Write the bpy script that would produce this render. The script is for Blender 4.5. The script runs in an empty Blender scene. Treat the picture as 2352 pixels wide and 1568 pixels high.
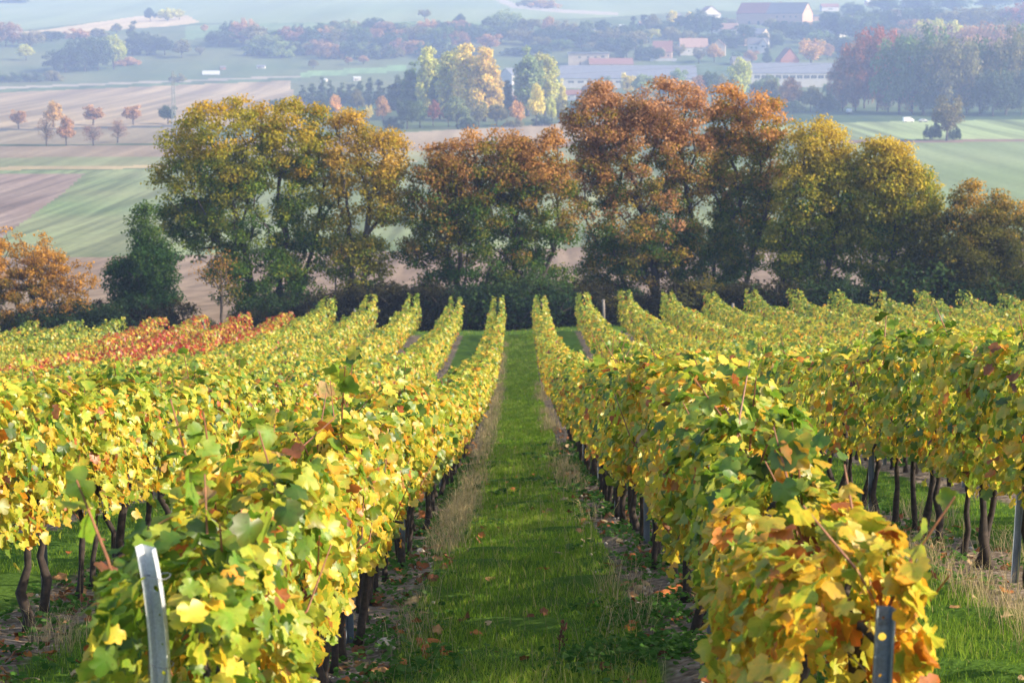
import bpy, bmesh, math, random
import numpy as np
from mathutils import Vector

# ------------------------------------------------------------------ camera, light, exposure
SC = bpy.context.scene
COL = SC.collection
rng = np.random.default_rng(11)
random.seed(11)

F = 4800.0                 # focal length in the units of a 2352 px wide frame
CX, CY = 1176.0, 784.0
HORIZON = 60.0             # image row of the true horizon (same units)
PITCH = math.atan((CY - HORIZON) / F)
XVP = 1192.0               # column where the vine rows converge
YAW = math.atan((XVP - CX) / F)
S = 2.1                    # row spacing

cam_d = bpy.data.cameras.new('camera')
cam = bpy.data.objects.new('camera', cam_d); COL.objects.link(cam)
cam.rotation_euler = (math.pi / 2 - PITCH, 0, YAW)
cam_d.sensor_width = 36.0
cam_d.lens = 36.0 * F / 2352.0
cam_d.clip_start = 0.1
cam_d.clip_end = 6000
cam_d.dof.use_dof = True
cam_d.dof.focus_distance = 14.0
cam_d.dof.aperture_fstop = 6.3
SC.camera = cam

SUN_AZ, SUN_EL = math.radians(108), math.radians(30)
sdir = Vector((math.sin(SUN_AZ) * math.cos(SUN_EL), math.cos(SUN_AZ) * math.cos(SUN_EL), math.sin(SUN_EL)))
world = bpy.data.worlds.new("World"); SC.world = world
world.use_nodes = True
wn = world.node_tree
sky = wn.nodes.new('ShaderNodeTexSky')
sky.sky_type = 'NISHITA'; sky.sun_disc = False
sky.sun_elevation = SUN_EL; sky.sun_rotation = SUN_AZ
sky.air_density = 1.0; sky.dust_density = 1.5
bg = wn.nodes['Background']; bg.inputs['Strength'].default_value = 0.15
wn.links.new(sky.outputs[0], bg.inputs[0])

sun_d = bpy.data.lights.new('sun', 'SUN'); sun = bpy.data.objects.new('sun', sun_d); COL.objects.link(sun)
sun_d.energy = 4.3; sun_d.angle = math.radians(0.5); sun_d.color = (1.0, 0.86, 0.66)
sun.rotation_euler = sdir.to_track_quat('Z', 'Y').to_euler()

SC.view_settings.view_transform = 'Standard'; SC.view_settings.look = 'None'
SC.view_settings.gamma = 1.0
SC.view_settings.exposure = 1.3
SC.render.engine = 'CYCLES'
SC.cycles.max_bounces = 7; SC.cycles.diffuse_bounces = 3; SC.cycles.glossy_bounces = 2
SC.cycles.transmission_bounces = 4; SC.cycles.volume_bounces = 1; SC.cycles.transparent_max_bounces = 6
SC.cycles.use_denoising = True
SC.cycles.sample_clamp_indirect = 6.0

# ------------------------------------------------------------------ helpers
def tag(o, label=None, cat=None, group=None, kind=None):
    if label: o['label'] = label
    if cat: o['category'] = cat
    if group: o['group'] = group
    if kind: o['kind'] = kind
    return o

def empty(name, loc, rz=0.0):
    o = bpy.data.objects.new(name, None); COL.objects.link(o)
    o.location = loc; o.rotation_euler = (0, 0, rz); o.empty_display_size = 0.3
    return o

def link_mesh(name, me, mat=None, parent=None, loc=None):
    if mat and not me.materials: me.materials.append(mat)
    o = bpy.data.objects.new(name, me); COL.objects.link(o)
    if parent: o.parent = parent
    if loc is not None: o.location = loc
    return o

def np_mesh(name, V, faces_idx, fsize, cols=None, smooth=False):
    """V (n,3); faces_idx flat loops; fsize (nf,) loops per face"""
    me = bpy.data.meshes.new(name)
    V = np.asarray(V, np.float32)
    me.vertices.add(len(V)); me.vertices.foreach_set('co', V.ravel())
    fi = np.asarray(faces_idx, np.int32).ravel(); fs = np.asarray(fsize, np.int32)
    me.loops.add(len(fi)); me.loops.foreach_set('vertex_index', fi)
    me.polygons.add(len(fs))
    st = np.zeros(len(fs), np.int32); st[1:] = np.cumsum(fs)[:-1]
    me.polygons.foreach_set('loop_start', st)
    if smooth: me.polygons.foreach_set('use_smooth', np.ones(len(fs), bool))
    if cols is not None:
        a = me.color_attributes.new('col', 'FLOAT_COLOR', 'POINT')
        c4 = np.ones((len(V), 4), np.float32); c4[:, :3] = cols
        a.data.foreach_set('color', c4.ravel())
    me.update(calc_edges=True)
    return me

class MB:
    """collects boxes, tubes, prisms in one mesh"""
    def __init__(s): s.v = []; s.f = []
    def add(s, vs, fs):
        b = len(s.v); s.v += [tuple(p) for p in vs]; s.f += [tuple(i + b for i in f) for f in fs]
    def box(s, x0, x1, y0, y1, z0, z1):
        s.add([(x0,y0,z0),(x1,y0,z0),(x1,y1,z0),(x0,y1,z0),(x0,y0,z1),(x1,y0,z1),(x1,y1,z1),(x0,y1,z1)],
              [(0,3,2,1),(4,5,6,7),(0,1,5,4),(1,2,6,5),(2,3,7,6),(3,0,4,7)])
    def tube(s, pts, rad, n=6, cap=True):
        pts = [Vector(p) for p in pts]; rings = []
        for i, p in enumerate(pts):
            d = (pts[min(i+1, len(pts)-1)] - pts[max(i-1, 0)])
            if d.length < 1e-9: d = Vector((0,0,1))
            d.normalize()
            a = d.orthogonal().normalized() if abs(d.z) < .8 else d.cross(Vector((0,1,0))).normalized()
            b = d.cross(a)
            r = rad[i] if hasattr(rad, '__len__') else rad
            rings.append([p + (a*math.cos(2*math.pi*k/n) + b*math.sin(2*math.pi*k/n))*r for k in range(n)])
        vs = [q for R in rings for q in R]; fs = []
        for i in range(len(pts)-1):
            for k in range(n):
                fs.append((i*n+k, i*n+(k+1)%n, (i+1)*n+(k+1)%n, (i+1)*n+k))
        if cap:
            fs.append(tuple(range(n))[::-1]); fs.append(tuple((len(pts)-1)*n+k for k in range(n)))
        s.add(vs, fs)
    def mesh(s, name, smooth=False):
        me = bpy.data.meshes.new(name); me.from_pydata(s.v, [], s.f)
        if smooth:
            for p in me.polygons: p.use_smooth = True
        me.update(); return me
    def build(s, name, mat, parent=None, smooth=False, loc=None):
        return link_mesh(name, s.mesh(name, smooth), mat, parent, loc)

def noise1(y, seed, scale=1.0):
    """smooth 1-D noise in -1..1 (sum of sines)"""
    y = np.asarray(y, float) * scale
    r = np.random.default_rng((int(seed) + 500) % 100003)
    ph = r.uniform(0, 6.28, 5); fr = np.array([.37, .83, 1.7, 2.9, 5.1]); am = np.array([.4, .3, .25, .15, .1])
    out = 0
    for p, f_, a in zip(ph, fr, am): out = out + a * np.sin(y * f_ + p)
    return out

# ------------------------------------------------------------------ terrain
cp, sp = math.cos(PITCH), math.sin(PITCH)
def ray_yz(zc, y):
    """forward depth zc and image row y -> world (Y, Z)"""
    yc = -(y - CY) / F * zc
    return zc * cp + yc * sp, -zc * sp + yc * cp
prof = []
for D, y in [(795,2350),(560,1868),(400,1552),(330,1415),(283,1325),(230,1248),(183,1176),(135,1083),(105,1010),(78,945),(60,868),(46,775),(41.5,746)]:
    prof.append(ray_yz(F / D, y))
prof = [(-10, prof[0][1] + .13*(prof[0][0]+10)), (0, prof[0][1] + .13*prof[0][0])] + prof
VS = 1.35
prof += [(126,-18.2),(160,-22.0),(220,-28.5)] + [(a_*VS, b_*VS) for a_, b_ in [(215,-26.2),(260,-28.4),(330,-29.8),(500,-30),(800,-29.8),(960,-28.6),(1050,-24),(1140,-14),(1230,-2.5),(1350,3),(1600,15),(2000,36),(2400,54)]]
PY = np.array([p[0] for p in prof]); PZ = np.array([p[1] for p in prof])
_g = np.concatenate([np.arange(-10, 130, .25), np.geomspace(130, 3240, 760)])
_gz = np.interp(_g, PY, PZ)
def _smooth(g, z):
    out = z.copy()
    for i, y in enumerate(g):
        w = max(1.2, .06 * y)
        m = np.abs(g - y) < w
        k = (1 - np.abs(g[m] - y) / w) * np.gradient(g)[m]
        out[i] = (k * z[m]).sum() / k.sum()
    return out
_gz = _smooth(_g, _gz)
_SX = np.array([-60,-26,-11.3,-9.6,-3.15,-1.05,0,1.05,3.15,10,26,60]); _SZ = np.array([-2.1,-1.35,-.5,.02,.08,0,.1,.26,.38,.4,.25,0])
def height(x, y):
    x = np.asarray(x, float); y = np.asarray(y, float)
    z = np.interp(y, _g, _gz)
    fade = np.clip((170 - y) / 90, 0, 1)
    z = z + np.interp(x, _SX, _SZ) * fade
    far = np.clip((y - 1215) / 675, 0, 1)
    z = z + far * (4.3 * np.sin(x / 175 + 1.0) + 2.7 * np.sin(x / 82 + y / 200))
    return z
def world_ray(px, py):
    xc = (px - CX) / F; yc = -(py - CY) / F
    dx, dy, dz = xc, cp + yc * sp, -sp + yc * cp
    return np.array([dx * math.cos(YAW) - dy * math.sin(YAW), dx * math.sin(YAW) + dy * math.cos(YAW), dz])
_T = np.geomspace(4, 3240, 7000)
def at(px, py):
    """ground point seen at (px, py), and pixels per metre there"""
    r = world_ray(px, py); P = _T[:, None] * r[None, :]
    below = P[:, 2] <= height(P[:, 0], P[:, 1])
    i = int(np.argmax(below)) if below.any() else len(_T) - 1
    t = _T[i]
    return Vector((r[0]*t, r[1]*t, float(height(r[0]*t, r[1]*t)))), F / t
def at_d(px, d):
    """ground point in column px at forward distance d"""
    x = (px - XVP) / F * d * 1.0
    return Vector((x, d, float(height(x, d)))), F / (d * cp + 0)
def project(X, Y, Z):
    Xr = X * math.cos(YAW) + Y * math.sin(YAW); Yr = -X * math.sin(YAW) + Y * math.cos(YAW)
    zc = Yr * cp - Z * sp; yc = Yr * sp + Z * cp
    zc = np.maximum(zc, .01)
    return CX + F * Xr / zc, CY - F * yc / zc

# ------------------------------------------------------------------ materials
def nodes(name):
    m = bpy.data.materials.new(name); m.use_nodes = True
    n = m.node_tree.nodes; l = m.node_tree.links
    n.clear(); out = n.new('ShaderNodeOutputMaterial')
    return m, n, l, out
def noise_node(n, l, scale, detail=4, coord='Object', stretch=None, rot=0):
    tc = n.new('ShaderNodeTexCoord'); src = tc.outputs[coord]
    mp = n.new('ShaderNodeMapping'); l.new(src, mp.inputs[0])
    if stretch: mp.inputs['Scale'].default_value = stretch
    mp.inputs['Rotation'].default_value = (0, 0, rot)
    nt = n.new('ShaderNodeTexNoise'); nt.inputs['Scale'].default_value = scale; nt.inputs['Detail'].default_value = detail
    l.new(mp.outputs[0], nt.inputs['Vector']); return nt.outputs['Fac']
def ramp(n, l, fac, stops):
    r = n.new('ShaderNodeValToRGB'); l.new(fac, r.inputs[0])
    el = r.color_ramp.elements
    while len(el) > len(stops): el.remove(el[-1])
    while len(el) < len(stops): el.new(.5)
    for e, (p, c) in zip(el, stops): e.position = p; e.color = (*c, 1)
    return r.outputs[0]
def mixc(n, l, fac, a, b, mode='MIX'):
    m = n.new('ShaderNodeMix'); m.data_type = 'RGBA'; m.blend_type = mode
    for sock, v in ((m.inputs[0], fac), (m.inputs[6], a), (m.inputs[7], b)):
        if hasattr(v, 'links'): l.new(v, sock)
        else: sock.default_value = v if not isinstance(v, tuple) else (*v, 1)
    return m.outputs[2]

def simple(name, c, rough=.7, var=.25, scale=8, metal=0.0, coord='Object'):
    m, n, l, out = nodes(name)
    b = n.new('ShaderNodeBsdfPrincipled'); b.inputs['Roughness'].default_value = rough; b.inputs['Metallic'].default_value = metal
    f = noise_node(n, l, scale, 5, coord)
    lo = tuple(v*(1-var) for v in c); hi = tuple(min(1, v*(1+var)) for v in c)
    l.new(ramp(n, l, f, [(.3, lo), (.7, hi)]), b.inputs['Base Color'])
    l.new(b.outputs[0], out.inputs[0]); return m

def leaf_mat(name, transl=.42, spots=True, gloss=.06, obj_color=False, spot_scale=70):
    m, n, l, out = nodes(name)
    a = n.new('ShaderNodeAttribute'); a.attribute_name = 'col'; c = a.outputs['Color']
    if obj_color:
        oi = n.new('ShaderNodeObjectInfo'); c = mixc(n, l, 1.0, c, oi.outputs['Color'], 'MULTIPLY')
    if spots:
        f = noise_node(n, l, spot_scale, 3)
        f2 = ramp(n, l, f, [(.60, (0,0,0)), (.72, (1,1,1))])
        mm = n.new('ShaderNodeMath'); mm.operation = 'MULTIPLY'; mm.inputs[1].default_value = .75; l.new(f2, mm.inputs[0])
        c = mixc(n, l, mm.outputs[0], c, mixc(n, l, 1.0, c, (.62, .38, .22), 'MULTIPLY'))
    if spots:
        f3 = noise_node(n, l, 26, 4)
        c = mixc(n, l, 1.0, c, ramp(n, l, f3, [(.30, (.72, .95, .62)), (.5, (1, 1, 1)), (.72, (1.22, 1.08, .95))]), 'MULTIPLY')
        va = n.new('ShaderNodeAttribute'); va.attribute_name = 'leaf_xy'; vx = n.new('ShaderNodeSeparateXYZ'); l.new(va.outputs['Vector'], vx.inputs[0])
        def mt(op, a_, b_=None):
            q_ = n.new('ShaderNodeMath'); q_.operation = op
            for i_, v_ in enumerate((a_, b_)):
                if v_ is None: continue
                if hasattr(v_, 'links'): l.new(v_, q_.inputs[i_])
                else: q_.inputs[i_].default_value = v_
            return q_.outputs[0]
        yb_ = mt('ADD', vx.outputs[1], .22); an = mt('ARCTAN2', vx.outputs[0], yb_)
        rr = mt('SQRT', mt('ADD', mt('MULTIPLY', vx.outputs[0], vx.outputs[0]), mt('MULTIPLY', yb_, yb_)))
        dv = mt('MULTIPLY', rr, mt('ABSOLUTE', mt('SINE', mt('MULTIPLY', an, 4.2))))
        vm = n.new('ShaderNodeMapRange'); l.new(dv, vm.inputs[0]); vm.inputs[1].default_value = .015; vm.inputs[2].default_value = .05; vm.inputs[3].default_value = 1; vm.inputs[4].default_value = 0
        on = mt('MULTIPLY', vm.outputs[0], vx.outputs[2])
        c = mixc(n, l, mt('MULTIPLY', on, .6), c, mixc(n, l, 1.0, c, (1.35, 1.3, 1.2), 'MULTIPLY'))
    d = n.new('ShaderNodeBsdfDiffuse'); l.new(c, d.inputs[0])
    t = n.new('ShaderNodeBsdfTranslucent'); l.new(c, t.inputs[0])
    x = n.new('ShaderNodeMixShader'); x.inputs[0].default_value = transl
    l.new(d.outputs[0], x.inputs[1]); l.new(t.outputs[0], x.inputs[2])
    res = x.outputs[0]
    if gloss:
        g = n.new('ShaderNodeBsdfGlossy'); g.inputs['Roughness'].default_value = .45; g.inputs[0].default_value = (1, 1, 1, 1)
        x2 = n.new('ShaderNodeMixShader'); x2.inputs[0].default_value = gloss
        l.new(res, x2.inputs[1]); l.new(g.outputs[0], x2.inputs[2]); res = x2.outputs[0]
    l.new(res, out.inputs[0]); return m

def field_mat(name, a, b, stripe_rot=0.0, stripe=.25, stripe_scale=.12, nscale=.02, c3=None):
    """crop or ploughed land: two soil or crop tints in long drill lines plus patches"""
    m, n, l, out = nodes(name)
    d = n.new('ShaderNodeBsdfDiffuse')
    stripe = .1 if name in ('meadow', 'meadow_dark', 'hill_green', 'hill_grass') else min(.5, stripe*1.5)
    lines = noise_node(n, l, stripe_scale, 3, 'Object', (1, .03, 1), stripe_rot)
    patch = noise_node(n, l, nscale, 5)
    a = tuple(v*.58 for v in a); b = tuple(v*.58 for v in b)
    fine = noise_node(n, l, .6, 3)
    c = ramp(n, l, patch, [(.3, a), (.7, b)])
    k = ramp(n, l, lines, [(.35, (1-stripe,)*3), (.65, (1+stripe,)*3)])
    c = mixc(n, l, 1.0, c, k, 'MULTIPLY')
    k2 = ramp(n, l, fine, [(.3, (.85,)*3), (.7, (1.12,)*3)])
    c = mixc(n, l, 1.0, c, k2, 'MULTIPLY')
    l.new(c, d.inputs[0]); l.new(d.outputs[0], out.inputs[0]); return m

M = {}
M['vine_leaf'] = leaf_mat('vine_leaf', .5, True, .03)
M['maple_leaf'] = leaf_mat('maple_leaf', .5, False, 0)
M['far_leaf'] = leaf_mat('far_leaf', .30, False, 0, obj_color=True)
M['blade'] = leaf_mat('blade', .5, False, 0)
M['bark'] = simple('bark', (.055, .042, .034), .95, .5, 14)
M['far_bark'] = simple('far_bark', (.06, .05, .042), .95, .3, 2)
M['vine_bark'] = simple('vine_bark', (.030, .021, .017), .95, .6, 30)
M['cane'] = simple('cane', (.22, .085, .035), .6, .4, 25)
M['wire'] = simple('wire', (.25, .25, .26), .4, .1, 10, .8)
M['stone'] = simple('stone', (.42, .36, .29), .9, .35, 9)
M['wood_post'] = simple('wood_post', (.16, .14, .125), .9, .4, 12)
M['litter'] = leaf_mat('litter', .15, True, 0)

def galv(name, c, c2):
    m, n, l, out = nodes(name)
    b = n.new('ShaderNodeBsdfPrincipled'); b.inputs['Metallic'].default_value = .35; b.inputs['Roughness'].default_value = .5
    f = noise_node(n, l, 22, 6, 'Object', (1, 1, .25)); f2 = noise_node(n, l, 120, 2)
    cc = ramp(n, l, f, [(.3, c), (.68, c2)])
    cc = mixc(n, l, 1.0, cc, ramp(n, l, f2, [(.3, (.8,)*3), (.7, (1.1,)*3)]), 'MULTIPLY')
    l.new(cc, b.inputs['Base Color'])
    bp = n.new('ShaderNodeBump'); bp.inputs['Strength'].default_value = .15; l.new(f2, bp.inputs['Height']); l.new(bp.outputs[0], b.inputs['Normal'])
    l.new(b.outputs[0], out.inputs[0]); return m
M['galv_light'] = galv('galvanised_pale', (.42, .45, .49), (.6, .62, .64))
M['galv_dark'] = galv('galvanised_dull', (.12, .15, .19), (.24, .28, .33))

def vineyard_ground_mat():
    m, n, l, out = nodes('vineyard_ground')
    g = n.new('ShaderNodeNewGeometry'); sx = n.new('ShaderNodeSeparateXYZ'); l.new(g.outputs['Position'], sx.inputs[0])
    def math_(op, a, b=None):
        q = n.new('ShaderNodeMath'); q.operation = op
        for i, v in enumerate((a, b)):
            if v is None: continue
            if hasattr(v, 'links'): l.new(v, q.inputs[i])
            else: q.inputs[i].default_value = v
        return q.outputs[0]
    nz = noise_node(n, l, 1.4, 5); nf = noise_node(n, l, 18, 6); nb = noise_node(n, l, .25, 3)
    fr = math_('FRACT', math_('DIVIDE', sx.outputs[0], S))          # rows stand at .5
    dist = math_('ABSOLUTE', math_('SUBTRACT', fr, .5))
    edge = math_('ADD', dist, math_('MULTIPLY', math_('SUBTRACT', nz, .5), .16))
    soil = math_('SUBTRACT', 1.0, math_('SMOOTH_MIN', 1.0, 0.0))
    mr = n.new('ShaderNodeMapRange'); l.new(edge, mr.inputs[0]); mr.inputs[1].default_value = .13; mr.inputs[2].default_value = .19
    mr.interpolation_type = 'SMOOTHSTEP'
    yl = n.new('ShaderNodeMapRange'); l.new(sx.outputs[1], yl.inputs[0]); yl.inputs[1].default_value = 103; yl.inputs[2].default_value = 105
    grassf = math_('MAXIMUM', mr.outputs[0], yl.outputs[0])
    csoil = ramp(n, l, nf, [(.25, (.07, .052, .04)), (.5, (.16, .125, .095)), (.75, (.30, .25, .20))])
    cgrass = ramp(n, l, nf, [(.25, (.04, .095, .014)), (.75, (.09, .17, .03))])
    cgrass = mixc(n, l, nb, cgrass, (.06, .10, .02))
    d = n.new('ShaderNodeBsdfDiffuse'); l.new(mixc(n, l, grassf, csoil, cgrass), d.inputs[0])
    bp = n.new('ShaderNodeBump'); bp.inputs['Strength'].default_value = .6; bp.inputs['Distance'].default_value = .05
    l.new(nf, bp.inputs['Height']); l.new(bp.outputs[0], d.inputs['Normal'])
    l.new(d.outputs[0], out.inputs[0]); return m
M['vineyard_ground'] = vineyard_ground_mat()

# ------------------------------------------------------------------ the ground sheet, split along its field boundaries
BROWN1, BROWN2 = (.30, .20, .15), (.40, .28, .22)
def inpoly(px, py, poly):
    c = np.zeros(px.shape, bool); n = len(poly)
    for i in range(n):
        x0, y0 = poly[i]; x1, y1 = poly[(i+1) % n]
        if y0 == y1: continue
        cond = ((y0 > py) != (y1 > py)) & (px < (x1-x0)*(py-y0)/(y1-y0) + x0)
        c ^= cond
    return c
R_ = 3400; L_ = -1100
FIELDS = [  # name, material, polygon on the land; later ones win
 ('meadow', field_mat('meadow', (.10,.16,.07), (.19,.21,.11), .3, .2, .05, .01), None),
 ('ploughed_field', field_mat('ploughed_near', (.27,.19,.13), (.36,.27,.19), .15, .18, .5, .03), [(L_,760),(L_,588),(160,588),(240,590),(930,575),(1290,560),(2120,555),(R_,560),(R_,760)]),
 ('green_field', field_mat('winter_wheat', (.20,.27,.12), (.30,.32,.17), -.62, .22, .35, .02), [(L_,588),(L_,386),(200,392),(1350,360),(1900,340),(R_,320),(R_,560),(2120,556),(930,576),(240,590)]),
 ('ploughed_field', field_mat('ploughed_mauve', (.27,.20,.165), (.36,.28,.23), -.62, .25, .3, .02), [(L_,640),(L_,398),(196,398),(150,440),(0,548),(-300,700)]),
 ('stubble_strip', field_mat('stubble_strip', (.45,.36,.20), (.55,.44,.25), 1.5, .1), [(L_,402),(L_,392),(365,380),(960,362),(960,372),(365,387)]),
 ('green_field', field_mat('pale_green_strip', (.24,.27,.13), (.33,.32,.17), 1.4, .15), [(L_,392),(L_,368),(365,360),(1350,338),(1350,362),(365,380)]),
 ('ploughed_field', field_mat('ploughed_far', (.30,.225,.15), (.37,.29,.20), 1.4, .15), [(L_,368),(L_,342),(365,332),(920,305),(1320,284),(1320,338),(365,360)]),
 ('stubble_field', field_mat('fallow', (.29,.24,.16), (.36,.30,.20), 1.4, .15), [(L_,342),(L_,300),(0,300),(450,292),(450,330)]),
 ('grass_verge', field_mat('grass_verge', (.09,.13,.06), (.13,.17,.07), 1.5, .2), [(L_,346),(L_,340),(365,330),(365,333)]),
 ('road', field_mat('field_road', (.10,.105,.10), (.14,.14,.13), 1.5, .1), [(L_,302),(L_,296),(0,297),(450,286),(450,291),(0,301)]),
 ('ploughed_field', field_mat('ploughed_pink', (.37,.285,.18), (.45,.36,.24), -.75, .22, .09, .01), [(L_,296),(L_,216),(0,213),(670,183),(672,226),(700,300),(450,286),(0,297)]),
 ('grass_verge', field_mat('verge_far', (.10,.16,.07), (.15,.2,.09), 1.5, .2), [(L_,216),(L_,206),(0,204),(690,176),(690,184),(0,213)]),
 ('path', field_mat('farm_path', (.36,.32,.26), (.44,.39,.32), 1.5, .05), [(L_,206),(L_,199),(0,200),(690,173.5),(690,178),(0,205)]),
 ('stubble_field', field_mat('stubble_centre', (.36,.28,.19), (.44,.35,.24), 1.4, .12), [(880,340),(905,306),(1320,282),(1400,282),(1400,320)]),
 ('green_field', field_mat('big_green_right', (.22,.30,.13), (.29,.35,.18), .35, .12, .08, .008), [(1900,560),(1900,330),(2040,328),(R_,318),(R_,560)]),
 ('track', field_mat('mauve_track', (.25,.17,.13), (.30,.21,.17), 1.4, .1), [(1890,330),(1890,323),(R_,312),(R_,319),(2040,328)]),
 ('green_field', field_mat('strips_right', (.25,.33,.15), (.33,.38,.19), 1.45, .3, .12, .01), [(1700,323),(1700,284),(2100,277),(R_,258),(R_,313)]),
 ('meadow', field_mat('meadow_dark', (.07,.12,.06), (.11,.16,.08), 1.4, .15), [(1600,290),(1600,248),(R_,240),(R_,259),(2100,278)]),  # meadow of a darker green
 ('green_field', field_mat('hill_green', (.23,.30,.16), (.29,.34,.20), 1.3, .1, .03, .004), [(L_,-80),(L_,72),(50,70),(310,40),(430,36),(440,54),(1130,50),(1400,40),(1600,26),(R_,10),(R_,-80)]),
 ('stubble_strip', field_mat('hill_stubble', (.55,.43,.26), (.62,.50,.32), 1.2, .08), [(L_,88),(L_,76),(80,72),(330,36),(430,36),(460,52),(400,60),(80,82)]),
 ('meadow', field_mat('hill_grass', (.17,.27,.13), (.24,.31,.16), 1.2, .2), [(420,95),(430,60),(560,54),(1140,50),(1140,60),(560,70)]),
 ('green_field', field_mat('valley_green', (.20,.33,.15), (.25,.37,.18), 1.45, .1), [(690,178),(690,166),(930,150),(930,164)]),
 ('path', field_mat('hill_path', (.42,.38,.32), (.5,.45,.38), 1.2, .05), [(1115,-8),(1138,-8),(1190,11),(1300,23),(1420,29),(1420,36),(1290,30),(1178,19)]),
]
ys = np.concatenate([np.arange(-9, 30, .22), np.geomspace(30, 3180, 600)])
ts = np.linspace(-1, 1, 561)
YY, TT = np.meshgrid(ys, ts, indexing='ij'); XX = TT * (14 + .43 * np.maximum(YY, 0))
ZZ = height(XX, YY)
near = YY < 106
ZZ = ZZ + np.where(near, .03*np.sin(XX*3.1+YY*1.3)*np.sin(YY*2.3-XX) + .02*np.sin(XX*7+YY*5), 0)
GV = np.stack([XX, YY, ZZ], -1).reshape(-1, 3)
nr, nc = YY.shape
ii, jj = np.meshgrid(np.arange(nr-1), np.arange(nc-1), indexing='ij')
q = (ii*nc + jj).ravel(); quads = np.stack([q, q+1, q+nc+1, q+nc], -1)
cen = GV[quads].mean(1)
ppx, ppy = project(cen[:, 0], cen[:, 1], cen[:, 2])
fid = np.zeros(len(quads), int)
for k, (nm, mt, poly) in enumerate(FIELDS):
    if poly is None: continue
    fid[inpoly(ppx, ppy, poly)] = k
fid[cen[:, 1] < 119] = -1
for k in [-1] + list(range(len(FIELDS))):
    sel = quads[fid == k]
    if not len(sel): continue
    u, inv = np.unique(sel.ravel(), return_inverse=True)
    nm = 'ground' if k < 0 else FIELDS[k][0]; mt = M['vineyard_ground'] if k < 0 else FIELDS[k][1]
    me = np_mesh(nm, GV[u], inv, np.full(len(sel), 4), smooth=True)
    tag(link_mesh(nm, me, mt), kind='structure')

# ------------------------------------------------------------------ leaves
def leaf_template(kind):
    """unit leaf in the x (width) / y (length, tip at +y) plane, z = fold; returns verts, faces, margin weight"""
    if kind == 'lobed':
        ang = [(-.02,-.24,.5),(.20,-.46,1),(.42,-.36,1),(.56,-.10,1),(.47,.04,.8),(.58,.26,1),(.40,.36,.9),(.30,.36,.75),(.20,.54,.9),(0,.66,1),
               (-.20,.54,.9),(-.30,.36,.75),(-.40,.36,.9),(-.58,.26,1),(-.47,.04,.8),(-.56,-.10,1),(-.42,-.36,1),(-.20,-.46,1)]
        v = [(0, 0, 0)] + [(a, b, -.22*abs(a) - .12*max(b, 0)**2) for a, b, w in ang]
        w = [0] + [c for *_, c in ang]
        n = len(ang); f = [(0, 1+i, 1+(i+1) % n) for i in range(n)]
    elif kind == 'mid':
        ang = [(0,-.35,.6),(.42,-.3,1),(.5,.2,1),(0,.6,1),(-.5,.2,1),(-.42,-.3,1)]
        v = [(0, 0, .1)] + [(a, b, -.18*abs(a)) for a, b, w in ang]
        w = [0] + [c for *_, c in ang]; n = 6; f = [(0, 1+i, 1+(i+1) % n) for i in range(n)]
    else:
        v = [(0,-.5,0),(.45,0,-.12),(0,.55,0),(-.45,0,-.12)]; w = [.3,.8,.8,.8]; f = [(0,1,2),(0,2,3)]
    return np.array(v, np.float32), np.array(f, np.int32), np.array(w, np.float32)

def leaves(name, C, N, T, size, col, col2, kind):
    """C centres, N normals, T tip directions, col at the centre, col2 at the margin"""
    v, f, w = leaf_template(kind)
    N = N / (np.linalg.norm(N, axis=1, keepdims=True) + 1e-9)
    T = T - (T * N).sum(1, keepdims=True) * N; T = T / (np.linalg.norm(T, axis=1, keepdims=True) + 1e-9)
    B = np.cross(T, N)
    n = len(C); k = len(v)
    fold = rng.uniform(.2, 1.8, (n, 1, 1)) * rng.choice([1, 1, 1, -1], (n, 1, 1))
    sx = rng.uniform(.8, 1.15, (n, 1, 1)); curl = rng.normal(0, .45, (n, 1, 1)); bx = rng.normal(0, .3, (n, 1, 1)); V0 = v[None]
    bend = -curl*V0[:, :, 1:2]**2 + bx*V0[:, :, 0:1]*V0[:, :, 1:2] if kind != 'far' else 0
    jit = rng.normal(0, .05, (n, k, 1)); jit[:, 0] = 0
    P = C[:, None] + size[:, None, None] * (B[:, None]*v[None, :, 0:1]*sx + T[:, None]*v[None, :, 1:2] + N[:, None]*(v[None, :, 2:3]*fold + jit + bend))
    cc = col[:, None] * (1 - w[None, :, None]) + col2[:, None] * w[None, :, None]
    fi = (f[None] + (np.arange(n) * k)[:, None, None])
    me = np_mesh(name, P.reshape(-1, 3), fi.reshape(-1), np.full(n * len(f), 3), cc.reshape(-1, 3))
    if kind == 'lobed':
        a = me.attributes.new('leaf_xy', 'FLOAT_VECTOR', 'POINT'); vv = v.copy(); vv[:, 2] = 1
        a.data.foreach_set('vector', np.tile(vv, (n, 1)).astype(np.float32).ravel())
    return me

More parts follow.
